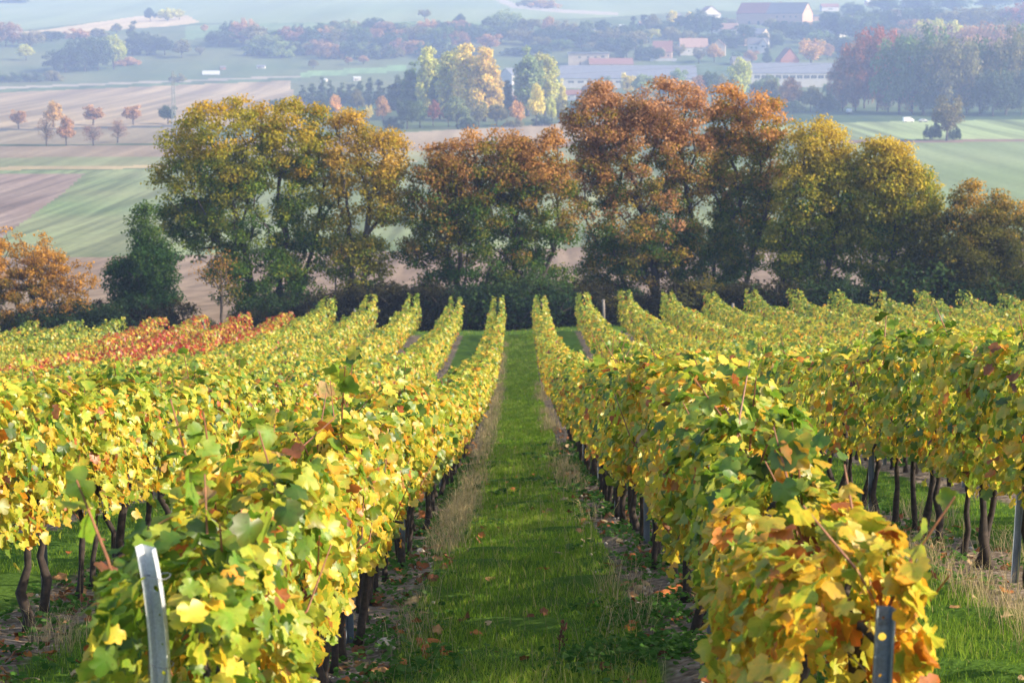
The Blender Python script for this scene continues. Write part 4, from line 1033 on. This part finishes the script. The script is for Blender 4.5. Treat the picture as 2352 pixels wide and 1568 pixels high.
TV = [('wide',1150+0,100,90,40,'dark green'),('wide',1205,104,90,40,'olive'),('wide',1270,106,90,44,'dark green'),('wide',1335,112,90,44,'dark green'),('wide',1395,112,90,50,'olive'),('wide',1455,104,80,50,'dark green'),('wide',1530,92,80,44,'dark green'),('wide',1500,140,60,36,'dark green'),('wide',1570,104,70,36,'olive'),('wide',1630,106,70,30,'dark green'),('wide',1690,112,70,34,'dark green'),('wide',1770,112,80,40,'dark green'),('wide',1840,100,90,44,'dark green'),('wide',1880,112,80,44,'green'),('wide',1850,72,70,24,'dark green'),('wide',1710,78,60,22,'dark green'),('wide',1670,60,60,20,'olive'),('wide',1230,130,80,28,'dark green'),('wide',1340,132,70,24,'dark green'),('wide',1420,100,70,40,'green'),('wide',2100,100,110,60,'brown'),('wide',2040,104,100,56,'dark green'),('wide',1168,78,96,58,'pale green'),('round',1125,80,50,44,'green'),('round',1215,82,56,46,'olive'),('oval',1262,88,44,50,'orange brown'),('wide',1300,92,80,46,'olive'),('round',1345,96,50,52,'green'),('round',1385,84,50,40,'dark green'),('wide',1430,110,80,56,'dark green'),('conifer',1455,82,30,50,'dark green'),('conifer',1478,80,30,52,'dark green'),('round',1500,80,46,50,'olive'),
      ('round',1545,62,30,40,'yellow'),('round',1582,62,26,36,'yellow'),('round',1565,70,40,36,'dark green'),('wide',1600,86,66,66,'dark green'),('round',1635,84,50,50,'dark green'),('round',1460,118,60,50,'olive'),('wide',1400,128,80,44,'dark green'),('round',1440,134,50,56,'dark green'),('conifer',1425,138,34,60,'dark green'),('conifer',1470,140,34,56,'dark green'),
      ('wide',1290,118,70,30,'green'),('round',1245,110,50,30,'olive'),('bush',1180,128,70,20,'dark green'),('round',1490,100,50,40,'yellow green'),('round',1540,100,50,40,'olive'),('round',1560,130,40,30,'olive'),('round',1670,98,50,34,'green'),('round',1715,94,50,36,'dark green'),('wide',1800,82,80,36,'dark green'),('round',1770,72,40,30,'olive'),
      ('round',1862,152,86,66,'orange'),('round',1900,138,40,40,'orange brown'),('round',1725,150,44,36,'orange brown'),('conifer',1762,146,30,44,'dark green'),('round',1640,144,40,46,'orange'),('round',1605,146,46,40,'olive'),('round',1690,148,36,30,'dark green'),('wide',1920,90,110,66,'dark green'),('wide',1975,96,110,72,'green'),('round',2010,80,70,60,'dark green'),('wide',2060,70,110,56,'dark green'),('wide',2130,66,110,56,'dark green'),
      ('wide',2200,72,110,56,'olive'),('wide',2270,72,110,60,'olive'),('wide',2340,72,110,66,'rust red'),('wide',2410,74,110,66,'olive'),('wide',1990,136,80,60,'dark green'),('wide',1925,128,80,50,'dark green'),('wide',1960,40,70,36,'dark green'),('wide',2030,30,90,40,'dark green'),('wide',2110,28,100,44,'dark green'),('wide',2190,26,100,44,'dark green'),('wide',2280,24,100,44,'dark green'),('wide',2360,22,100,44,'dark green'),
      ('round',1900,64,50,40,'dark green'),('bush',1250,20,90,22,'orange brown'),('bush',1215,16,60,18,'olive'),('round',1520,138,36,26,'olive'),('bush',1590,110,50,24,'orange brown'),('wide',1320,104,60,26,'dark green'),('bush',1360,118,50,22,'olive'),('bush',20,8,90,16,'dark green'),('round',1655,66,40,30,'green')]
for a_ in TV: ft(*a_, th, gt)
for lab in sorted(set(l_ for _, l_, _ in PENDING)):
    lst = sorted([(px, i) for i, (px, l_, _) in enumerate(PENDING) if l_ == lab])
    for n_, (px, i) in enumerate(lst):
        t = PENDING[i][2]
        t['label'] = lab if len(lst) == 1 else f'{lab}, {ORD[n_] if n_ < len(ORD) else "last"} such from left'

# ------------------------------------------------------------------ buildings
WALL = {'white': simple('render_white', (.38,.37,.355), .9, .06, .6), 'cream': simple('render_cream', (.36,.24,.17), .9, .08, .6), 'grey': simple('render_grey', (.34,.33,.31), .9, .1, .6), 'brick': simple('brick', (.22,.09,.06), .9, .2, 1.5), 'buff': simple('render_buff', (.34,.28,.22), .9, .1, .6)}
ROOF = {'red': simple('tile_red', (.16,.065,.05), .85, .18, 1.2), 'dark': simple('tile_dark', (.10,.095,.10), .8, .15, 1.2), 'brown': simple('tile_brown', (.22,.14,.11), .85, .18, 1.2), 'grey': simple('sheet_grey', (.11,.12,.15), .95, .12, .5), 'pink': simple('tile_pink', (.15,.07,.055), .85, .15, 1.2), 'white': simple('sheet_white', (.40,.41,.43), .6, .05, .5)}
GLASS = simple('window_glass', (.05,.06,.07), .25, .2, 2)
DOOR = simple('door_brown', (.12,.08,.06), .6, .2, 2)
def house(name, px, yb, w, wall, roof, depth, label, wc, rc, yaw=0.0, ridge='x', wins=(), side_wins=(), door=None, chimney=None, cat='house', group='village houses', shape='gable', over=.35, extra=None):
    """w, wall, roof in picture units at the base point; wins: (x 0..1, z 0..1 of wall, w, h in metres) on the front"""
    p, D = at(px, yb); depth = depth*1.25; W = w/D; Hw = wall/D; Hr = roof/D; dp = depth; t = empty(name, p, yaw)
    tag(t, label, cat, group)
    m_ = MB(); m_.box(-W/2, W/2, -dp/2, dp/2, -1.2, Hw)
    rf = MB(); th_ = .22
    if shape == 'flat':
        rf.box(-W/2-over, W/2+over, -dp/2-over, dp/2+over, Hw+.003, Hw+.003+max(Hr, .3))
    else:
        def prism(ax, half, hl):
            if ax == 'x': return lambda a, h, e: (e*hl, a, h)
            return lambda a, h, e: (a, e*hl, h)
        half = (dp/2 if ridge == 'x' else W/2); hl = (W/2 if ridge == 'x' else dp/2)
        fn = prism(ridge, half, hl)
        m_.add([fn(-half, Hw, -1), fn(half, Hw, -1), fn(0, Hw+Hr, -1), fn(-half, Hw, 1), fn(half, Hw, 1), fn(0, Hw+Hr, 1)], [(0,1,2), (3,5,4), (0,2,5,3), (1,4,5,2)])
        fn2 = prism(ridge, half, hl+over); sl = Hr/half; e = half+over*.8; z_e = Hw - over*.8*sl
        for s_ in (-1, 1):
            a0, a1 = s_*e, 0.0
            vs = [fn2(a0, z_e+.05, -1), fn2(a0, z_e+.05, 1), fn2(0, Hw+Hr+.05, 1), fn2(0, Hw+Hr+.05, -1), fn2(a0, z_e+.05+th_, -1), fn2(a0, z_e+.05+th_, 1), fn2(0, Hw+Hr+.05+th_, 1), fn2(0, Hw+Hr+.05+th_, -1)]
            rf.add(vs, [(0,1,2,3),(7,6,5,4),(0,4,5,1),(1,5,6,2),(3,2,6,7),(0,3,7,4)])
    m_.build('wall', WALL[wc], t)
    ro = rf.build('roof', ROOF[rc], t)
    if chimney is not None:
        c = MB(); cx_ = chimney*W; c.box(cx_-.35, cx_+.35, -.35, .35, Hw+Hr*.6, Hw+Hr+1.0); c.build('chimney', WALL['brick'], ro)
    for (fx, fz, ww, wh) in wins:
        g = MB(); x_ = (fx-.5)*W; z_ = fz*Hw; g.box(x_-ww/2, x_+ww/2, -dp/2-.05, -dp/2+.1, z_-wh/2, z_+wh/2); wo = g.build('window', GLASS, t)
        fr_ = MB()
        fr_.box(x_-ww/2-.1, x_+ww/2+.1, -dp/2-.09, -dp/2+.02, z_-wh/2-.16, z_-wh/2-.002); fr_.box(x_-.05, x_+.05, -dp/2-.08, -dp/2-.052, z_-wh/2, z_+wh/2)
        fr_.build('window_frame', WALL['white'], wo)
    for (fy, zz_, ww, wh) in side_wins:
        g = MB(); y_ = (fy-.5)*dp; g.box(W/2-.1, W/2+.05, y_-ww/2, y_+ww/2, zz_*Hw-wh/2, zz_*Hw+wh/2); g.build('window', GLASS, t)
    if door:
        fx, dw, dh = door; g = MB(); x_ = (fx-.5)*W; g.box(x_-dw/2, x_+dw/2, -dp/2-.06, -dp/2+.1, -.1, dh); g.build('door', DOOR, t)
    if extra: extra(t, W, Hw, Hr, dp)
    return t
def big_extra(t, W, Hw, Hr, dp):
    for i in range(5):
        a = MB(); x_ = W*(-.30 + i*.14); n = 8
        vs = [(x_-1.3, -dp/2-.06, 0), (x_+1.3, -dp/2-.06, 0)] + [(x_+1.3*math.cos(math.pi*k/n), -dp/2-.06, 2.0+1.3*math.sin(math.pi*k/n)) for k in range(n+1)]
        vs2 = [(x, y+.12, z) for x, y, z in vs]; m_ = len(vs)
        a.add(vs+vs2, [tuple(range(m_)), tuple(range(m_, 2*m_))[::-1]] + [(k, (k+1) % m_, m_+(k+1) % m_, m_+k) for k in range(m_)])
        a.build('arch_door', GLASS, t)
    for i in range(4):
        s_ = MB(); x_ = W*(-.42 + i*.06); sl = Hr/(dp/2); y_ = -dp*.28; z_ = Hw + (dp/2+y_)*sl
        s_.add([(x_-.4, y_-.6, z_-.6*sl+.32), (x_+.4, y_-.6, z_-.6*sl+.32), (x_+.4, y_+.6, z_+.6*sl+.32), (x_-.4, y_+.6, z_+.6*sl+.32), (x_-.4, y_-.6, z_-.6*sl+.2), (x_+.4, y_-.6, z_-.6*sl+.2), (x_+.4, y_+.6, z_+.6*sl+.2), (x_-.4, y_+.6, z_+.6*sl+.2)], [(0,1,2,3),(4,7,6,5),(0,4,5,1),(1,5,6,2),(2,6,7,3),(3,7,4,0)])
        s_.build('skylight', WALL['white'], t)
    r2 = MB(); sl = Hr/(dp/2); x0, x1 = -W/2-.36, -W*.05
    for s_ in (-1, 1):
        e = dp/2+.3; z_e = Hw-.3*sl
        vs = [(x0, s_*e, z_e+.28), (x1, s_*e, z_e+.28), (x1, 0, Hw+Hr+.28), (x0, 0, Hw+Hr+.28), (x0, s_*e, z_e+.36), (x1, s_*e, z_e+.36), (x1, 0, Hw+Hr+.36), (x0, 0, Hw+Hr+.36)]
        r2.add(vs, [(0,1,2,3),(7,6,5,4),(0,4,5,1),(1,5,6,2),(3,2,6,7),(0,3,7,4)])
    o = r2.build('roof_cover', ROOF['red'], t)
house('farmhouse', 1778, 58, 176, 26, 24, 13, 'long two tone roofed house with cream gable on the hill, largest in the village', 'cream', 'dark', math.radians(-38), 'x', [(.62,.7,1.2,1.5),(.72,.7,1.2,1.5),(.82,.7,1.2,1.5),(.9,.7,1.2,1.5)], [(.38,1.35,1.0,1.2),(.62,1.35,1.0,1.2)], chimney=.1, extra=big_extra)
def gable(t, W, Hw, Hr, dp):
    m_ = MB(); w2 = W*.17; y0 = -dp/2-.9; h1 = Hw+1.0; h2 = Hw+3.0
    pts = [(-w2, -.2), (w2, -.2), (w2, h1), (0, h2), (-w2, h1)]
    m_.add([(x, y0, z) for x, z in pts] + [(x, -dp/2+2.6, z) for x, z in pts], [(0,1,2,3,4), (9,8,7,6,5)] + [(k, 5+k, 5+(k+1) % 5, (k+1) % 5) for k in range(5)])
    g = m_.build('front_gable', WALL['cream'], t)
    for x_ in (-.55, .55):
        w_ = MB(); w_.box(x_-.4, x_+.4, y0-.05, y0+.1, Hw*.55-1.1, Hw*.55+1.3); w_.build('window', GLASS, g)
    f = MB(); f.box(-W*.6, W*.75, y0-4.2, y0-4.0, -1.2, .8); f.build('garden_wall', WALL['white'], t)
def cross_gable(t, W, Hw, Hr, dp):
    m_ = MB(); x0, x1 = W*.08, W*.5; xm = (x0+x1)/2; y0 = -dp/2-2.2
    pts = [(x0, -1), (x1, -1), (x1, Hw), (xm, Hw+Hr*.95), (x0, Hw)]
    m_.add([(x, y0, z) for x, z in pts] + [(x, -.5, z) for x, z in pts], [(0,1,2,3,4), (9,8,7,6,5)] + [(k, 5+k, 5+(k+1) % 5, (k+1) % 5) for k in range(5)])
    g = m_.build('front_gable', WALL['white'], t)
    w_ = MB(); w_.box(xm-1.1, xm+1.1, y0-.05, y0+.1, Hw*.62, Hw*.62+1.3); w_.build('window', GLASS, g)
    for s_ in (-1, 1):
        r_ = MB(); xe = xm + s_*((x1-x0)/2+.4); ze = Hw-.4*Hr*.95/((x1-x0)/2)
        vs = [(xe, y0-.4, ze+.04), (xm, y0-.4, Hw+Hr*.95+.04), (xm, -.2, Hw+Hr*.95+.04), (xe, -.2, ze+.04)]; vs += [(x, y, z+.2) for x, y, z in vs]
        r_.add(vs, [(3,2,1,0),(4,5,6,7),(0,1,5,4),(1,2,6,5),(2,3,7,6),(3,0,4,7)]); r_.build('gable_roof', ROOF['dark'], t)
def balc(t, W, Hw, Hr, dp):
    for i, z_ in enumerate((.45, .85)):
        b = MB(); b.box(-W*.1, W*.42, -dp/2-1.3, -dp/2-.003, Hw*z_-.15, Hw*z_); b.box(-W*.1, W*.42, -dp/2-1.36, -dp/2-1.3, Hw*z_, Hw*z_+.95); b.build('balcony', WALL['white'], t)
house('house', 1628, 50, 46, 18, 16, 9, 'white balconied house with brown roof near the hilltop, upper village', 'white', 'brown', math.radians(20), 'y', [(.3,.3,1.2,1.4),(.7,.3,1.2,1.4)], [], (.5, 1.0, 2.0), extra=balc)
house('house', 1522, 137, 44, 17, 24, 9, 'house with steep pinkish red roof and pale front gable above the warehouse', 'cream', 'pink', math.radians(-6), 'x', [(.2,.5,1.1,1.3),(.8,.5,1.1,1.3)], [], None, .35,
      extra=lambda t, W, Hw, Hr, dp: gable(t, W, Hw, Hr, dp))

house('house', 1742, 120, 46, 17, 14, 8, 'bright white house with dark roof and front gable, middle of the village', 'white', 'dark', math.radians(-14), 'x', [(.2,.55,1.3,1.2),(.42,.55,1.3,1.2)], [], None,
      extra=lambda t, W, Hw, Hr, dp: cross_gable(t, W, Hw, Hr, dp))
house('house', 1592, 126, 64, 16, 20, 9, 'low house with long grey brown roof between the pink roofed and white houses', 'grey', 'brown', math.radians(4), 'x', [(.3,.5,1.1,1.2)], [], (.5, 1.0, 2.0), .3)
house('house', 1650, 128, 32, 22, 14, 8, 'narrow grey house with reddish roof and gable to the front', 'buff', 'pink', math.radians(-8), 'y', [(.35,.35,1.0,1.3),(.65,.35,1.0,1.3),(.35,.75,1.0,1.3),(.65,.75,1.0,1.3)], [], (.5, 1.0, 2.0))
house('house', 1665, 76, 60, 8, 13, 9, 'brown roofed low house below the balconied one', 'white', 'brown', math.radians(-20), 'x', [(.25,.5,1.0,1.0),(.75,.5,1.0,1.0)], [])
house('barn', 1742, 88, 38, 9, 12, 10, 'barn with pale lean roof and dark gable in the upper village', 'buff', 'grey', math.radians(-35), 'x', [(.5,.5,1.6,1.2)], [], None, cat='barn')
house('house', 1808, 152, 44, 14, 26, 9, 'house with broad brick red roof beside the orange tree', 'brick', 'red', math.radians(12), 'y', [(.5,.5,1.2,1.3)], [])
house('house', 1918, 84, 40, 13, 13, 8, 'white house with dark purple roof left of the wood', 'white', 'dark', math.radians(-40), 'x', [(.35,.5,1.1,1.3),(.7,.5,1.1,1.3)], [])
house('house', 1872, 48, 54, 9, 4, 7, 'long flat cream building beside the largest house', 'cream', 'grey', 0, 'x', [(.15,.5,1.2,1.3),(.4,.5,1.2,1.3),(.65,.5,1.2,1.3),(.88,.5,1.2,1.3)], [], shape='flat')
house('house', 1905, 26, 40, 9, 7, 7, 'white house with low red roof at the top of the village', 'white', 'pink', math.radians(5), 'x', [(.5,.5,4.0,1.0)], [])
house('house', 2000, 14, 24, 8, 5, 7, 'cream house with white roof among dark trees, highest on the right', 'cream', 'white', math.radians(10), 'x', [(.5,.5,1.4,1.0)], [])
house('house', 1548, 50, 28, 10, 9, 8, 'small cream house with dark roof between two yellow trees', 'cream', 'dark', math.radians(15), 'x', [(.5,.5,1.2,1.2)], [])
house('house', 2090, 112, 26, 6, 14, 8, 'house with pink red roof showing over the wood', 'buff', 'pink', 0, 'x', [(.5,.5,1.2,1.2)], [])
house('workshop', 1352, 150, 92, 26, 3, 9, 'flat roofed pale two storey building left of the warehouse', 'buff', 'grey', math.radians(-4), 'x', [(.28,.68,1.6,1.5),(.5,.68,1.6,1.5),(.68,.68,1.6,1.5),(.86,.72,2.2,1.6),(.84,.2,2.6,2.2)], [], (.3, 1.2, 2.3), cat='workshop', shape='flat', over=.6)
house('shed', 1402, 152, 100, 4, 13, 12, 'shed with wide low pinkish roof just behind the warehouse', 'buff', 'pink', math.radians(4), 'x', [(.5,.5,1.2,.5)], [], cat='shed')
house('warehouse', 1442, 200, 310, 20, 28, 18, 'very long warehouse with plain grey roof across the village foot, left one', 'grey', 'grey', math.radians(-1.5), 'x', [(.08+.07*i,.62,3.6,1.3) for i in range(13)], [(.3,.5,2,1.5),(.7,.5,2,1.5)], (.5, 3.0, 3.0), cat='warehouse', group='grey warehouses')
house('warehouse', 1830, 198, 215, 30, 22, 16, 'grey warehouse half hidden behind the red tree, right one of two', 'grey', 'grey', math.radians(-1), 'x', [(.06+.075*i,.72,3.4,2.0) for i in range(13)], [], (.5, 3.0, 3.0), cat='warehouse', group='grey warehouses')
house('shed', 1165, 232, 28, 20, 10, 8, 'white shed with pale blue roof between the two poplar clumps', 'white', 'white', math.radians(25), 'y', [(.5,.5,1.2,1.2)], [], cat='shed')
house('shed', 1175, 194, 36, 22, 14, 10, 'grey roofed white building between the two poplar clumps, behind the shed', 'white', 'grey', math.radians(40), 'x', [(.5,.5,1.2,1.6)], [(.5,.5,1.2,1.6)], cat='shed')
house('shed', 1312, 230, 46, 12, 10, 9, 'white walled shed with orange red roof right of the poplars', 'white', 'pink', math.radians(8), 'x', [(.3,.5,1.0,1.0),(.7,.5,1.0,1.0)], [], cat='shed')
house('shed', 1088, 254, 18, 20, 6, 6, 'narrow white shed half hidden behind the poplars', 'white', 'white', 0, 'y', [(.5,.5,1.0,1.0)], [], cat='shed')
for i, (px, yb, w, wl_, rf_, wc, rc, lb) in enumerate([(512,160,16,5,4,'brick','dark','dark garden hut on the allotments left of the village'),(600,158,24,5,4,'white','grey','white garden hut with grey roof on the allotments'),(1275,84,8,5,3,'white','white','tiny white hut among trees left of the village'),
        (1428,66,14,6,4,'cream','white','small bright hut in the village trees above the workshop'),(815,66,26,4,2,'white','grey','pale low hut in the hedge left of the village'),(1385,100,26,5,3,'grey','white','greenhouse like pale hut above the flat workshop'),
        (820,186,22,8,3,'white','white','white hut behind the conifer row'),(745,188,16,5,3,'white','white','low white hut behind the left part of the conifer row'),(1360,74,20,5,3,'buff','grey','pale hut in the trees at the upper left of the village')]):
    house('garden_hut', px, yb, w*.75, wl_*.8, rf_*.8, 3, lb, wc, rc, random.uniform(-.3, .3), 'x', [(.5,.5,.9,.7)], [], (.25, .8, 1.3), cat='hut', group='small garden huts', over=.2)

for (px, yb, w, wl_, rf_, dp, wc, rc, yw, lb) in [(1482,70,30,11,9,8,'white','brown',.3,'small white house with brown roof among dark trees, upper left of village'),(1700,104,34,11,10,8,'cream','dark',-.5,'cream house with dark roof below the largest house'),
        (1862,124,36,12,11,8,'white','brown',-.3,'white house with brown roof above the orange tree'),(1945,58,34,11,9,8,'white','dark',.4,'pale house with dark roof between trees, upper right of village'),(1700,150,40,11,8,9,'buff','dark',.1,'low buff house with dark roof just above the gap between warehouses'),
        (1590,60,22,9,7,7,'cream','brown',-.2,'tiny cream house with brown roof at the hilltop trees'),(2055,40,24,9,7,7,'white','pink',.2,'small white house with pink roof in the dark hillside trees'),(1560,118,24,8,6,7,'buff','grey',.2,'small buff shed house behind the pink roofed house'),(1895,104,30,9,8,7,'buff','brown',.2,'buff cottage with brown roof between the big house and the wood')]:
    house('house', px, yb, w, wl_, rf_, dp, lb, wc, rc, yw, 'x', [(.25,.5,1.1,1.2),(.72,.5,1.1,1.2)], [(.5,.6,1.0,1.2)], (.5, 1.0, 2.0), .25)

# polytunnel, pylon, lines, vehicles
p, D = at(485, 172); t = empty('polytunnel', p, math.radians(8)); tag(t, 'white polytunnel on the allotments in front of the hedges', 'polytunnel')
m_ = MB(); n = 10; L = 40/D; r = 9/D; vs = []; fs = []
for e in (-L/2, L/2):
    vs += [(e, -r*math.cos(math.pi*k/n)*1.4, r*math.sin(math.pi*k/n)) for k in range(n+1)]
fs = [(k, k+1, n+2+k, n+1+k) for k in range(n)] + [tuple(range(n+1))[::-1], tuple(range(n+1, 2*n+2))]
m_.add(vs, fs); m_.build('cover', simple('plastic_white', (.36,.37,.39), .4, .05, 1), t)
h_ = MB()
for i in range(7):
    e = -L/2 + L*i/6; h_.tube([(e, -r*math.cos(math.pi*k/n)*1.42, r*1.02*math.sin(math.pi*k/n)) for k in range(n+1)], .05, 5)
h_.build('hoops', M['wire'], t)
STEEL = simple('pylon_steel', (.22,.25,.25), .6, .1, 1, .3)
p, D = at(401, 338); HP_ = 178/D; t = empty('pylon', p, .3); tag(t, 'slim lattice electricity pylon standing in the left fields', 'pylon')
m_ = MB(); b2 = .85; t2 = .28; lv = 9
def leg(s1, s2, f): w_ = b2*(1-f)+t2*f; return (s1*w_, s2*w_, HP_*f*.98)
for s1 in (-1, 1):
    for s2 in (-1, 1): m_.tube([leg(s1, s2, f) for f in np.linspace(0, 1, 5)], .075, 4)
for i in range(lv):
    f0, f1 = i/lv, (i+1)/lv
    for (a, b) in (((-1,-1),(1,-1)), ((1,-1),(1,1)), ((1,1),(-1,1)), ((-1,1),(-1,-1))):
        m_.tube([leg(*a, f0), leg(*b, f1)], .04, 4); m_.tube([leg(*b, f0), leg(*a, f1)], .04, 4)
m_.build('lattice_mast', STEEL, t)
arms = []
for f in (.66, .8):
    a = MB(); z_ = HP_*f
    a.tube([(-2.3, 0, z_), (2.3, 0, z_)], .07, 4); a.tube([(-2.3, 0, z_), (0, 0, z_+.8)], .05, 4); a.tube([(2.3, 0, z_), (0, 0, z_+.8)], .05, 4); a.build('cross_arm', STEEL, t)
pyl = p.copy()
def cable(px1, y1, d1, dz, off, lab):
    r_ = world_ray(px1, y1); e = Vector(r_*d1); s0 = pyl + Vector((off, 0, HP_*dz)); m_ = MB()
    pts = []
    for i in range(25):
        f = i/24; q_ = s0.lerp(e, f); q_.z -= 3.0*4*f*(1-f)*.8; pts.append(q_)
    m_.tube(pts, .03, 4, False); tag(m_.build('power_cable', M['wire']), lab, 'cable', 'power cables')
cable(2440, 100, 430, .66, 2.3, 'thin power cable sagging from the pylon across to the wood, lower one')
cable(2440, 92, 430, .8, 2.3, 'thin power cable sagging from the pylon across to the wood, upper one')
def vehicle(px, yb, Lm, Hm, paint, label, cat, van):
    p, D = at(px, yb); t = empty('parked_van' if van else 'parked_car', p, math.radians(12)); tag(t, label, cat)
    h0 = .35; W2 = .9
    prof_ = [(-Lm/2, h0), (Lm/2, h0), (Lm/2, Hm*.55), (Lm*.36, Hm*.62), (Lm*.22, Hm*.97), (-Lm*.42, Hm), (-Lm/2, Hm*.9)] if van else [(-Lm/2, h0), (Lm/2, h0), (Lm/2, Hm*.58), (Lm*.28, Hm*.64), (Lm*.1, Hm), (-Lm*.28, Hm), (-Lm*.44, Hm*.66), (-Lm/2, Hm*.62)]
    m_ = MB(); n = len(prof_); m_.add([(x, -W2, z) for x, z in prof_] + [(x, W2, z) for x, z in prof_], [tuple(range(n))[::-1][::-1], tuple(range(n, 2*n))[::-1]] + [(k, n+k, n+(k+1) % n, (k+1) % n) for k in range(n)])
    b = m_.build('body', paint, t); md = b.modifiers.new('soft', 'BEVEL'); md.width = .08; md.segments = 2
    for x0, x1 in (((Lm*.05, Lm*.24),) if van else ((-Lm*.26, -Lm*.05), (-Lm*.03, Lm*.14))):
        g = MB(); g.box(x0, x1, -W2-.012, -W2+.05, Hm*.66, Hm*.88); g.build('side_window', GLASS, t)
    for x_ in (-Lm*.31, Lm*.31):
        for s_ in (-1, 1):
            w_ = MB(); w_.tube([(x_, s_*W2*.8, .33), (x_, s_*(W2+.03), .33)], .33, 14); wo = w_.build('wheel', simple('tyre', (.03,.03,.03), .9, .2, 5), t)
            h_ = MB(); h_.tube([(x_, s_*(W2+.031), .33), (x_, s_*(W2+.045), .33)], .19, 10); h_.build('rim', M['wire'], wo)
vehicle(2086, 281, 4.6, 2.1, simple('paint_white', (.8,.8,.8), .3, .03, 1), 'white van parked by the wood, left of the lone tree', 'van', True)
vehicle(2120, 281, 3.8, 1.4, simple('paint_silver', (.35,.37,.4), .3, .05, 1, .4), 'low silver car parked right of the white van', 'car', False)
p, D = at(1950, 262); t = empty('water_tank', p, .2); tag(t, 'pale grey round tank on a trailer at the wood edge', 'tank')
m_ = MB(); m_.tube([(-1.3,0,1.5),(-1.2,0,1.5),(1.2,0,1.5),(1.3,0,1.5)], [.5,.85,.85,.5], 16); m_.build('tank', simple('tank_grey', (.5,.52,.55), .5, .05, 1), t, True)
m_ = MB(); m_.box(-1.5, 1.9, -.6, .6, .5, .66); m_.build('trailer_frame', STEEL, t)
for s_ in (-1, 1):
    w_ = MB(); w_.tube([(0, s_*.7, .35), (0, s_*.9, .35)], .35, 12); w_.build('wheel', simple('tyre', (.03,.03,.03), .9, .2, 5), t)

# ------------------------------------------------------------------ haze
hm = MB(); hm.box(-1750, 1750, -60, 3260, -46, 130)
m, n, l, out = nodes('haze_air')
pv = n.new('ShaderNodeVolumePrincipled')
pv.inputs['Color'].default_value = (.43, .58, 1.0, 1); pv.inputs['Absorption Color'].default_value = (.25, .25, .25, 1); pv.inputs['Density'].default_value = .00032; pv.inputs['Anisotropy'].default_value = 0.0
l.new(pv.outputs[0], out.inputs['Volume'])
tag(hm.build('haze', m), kind='stuff')
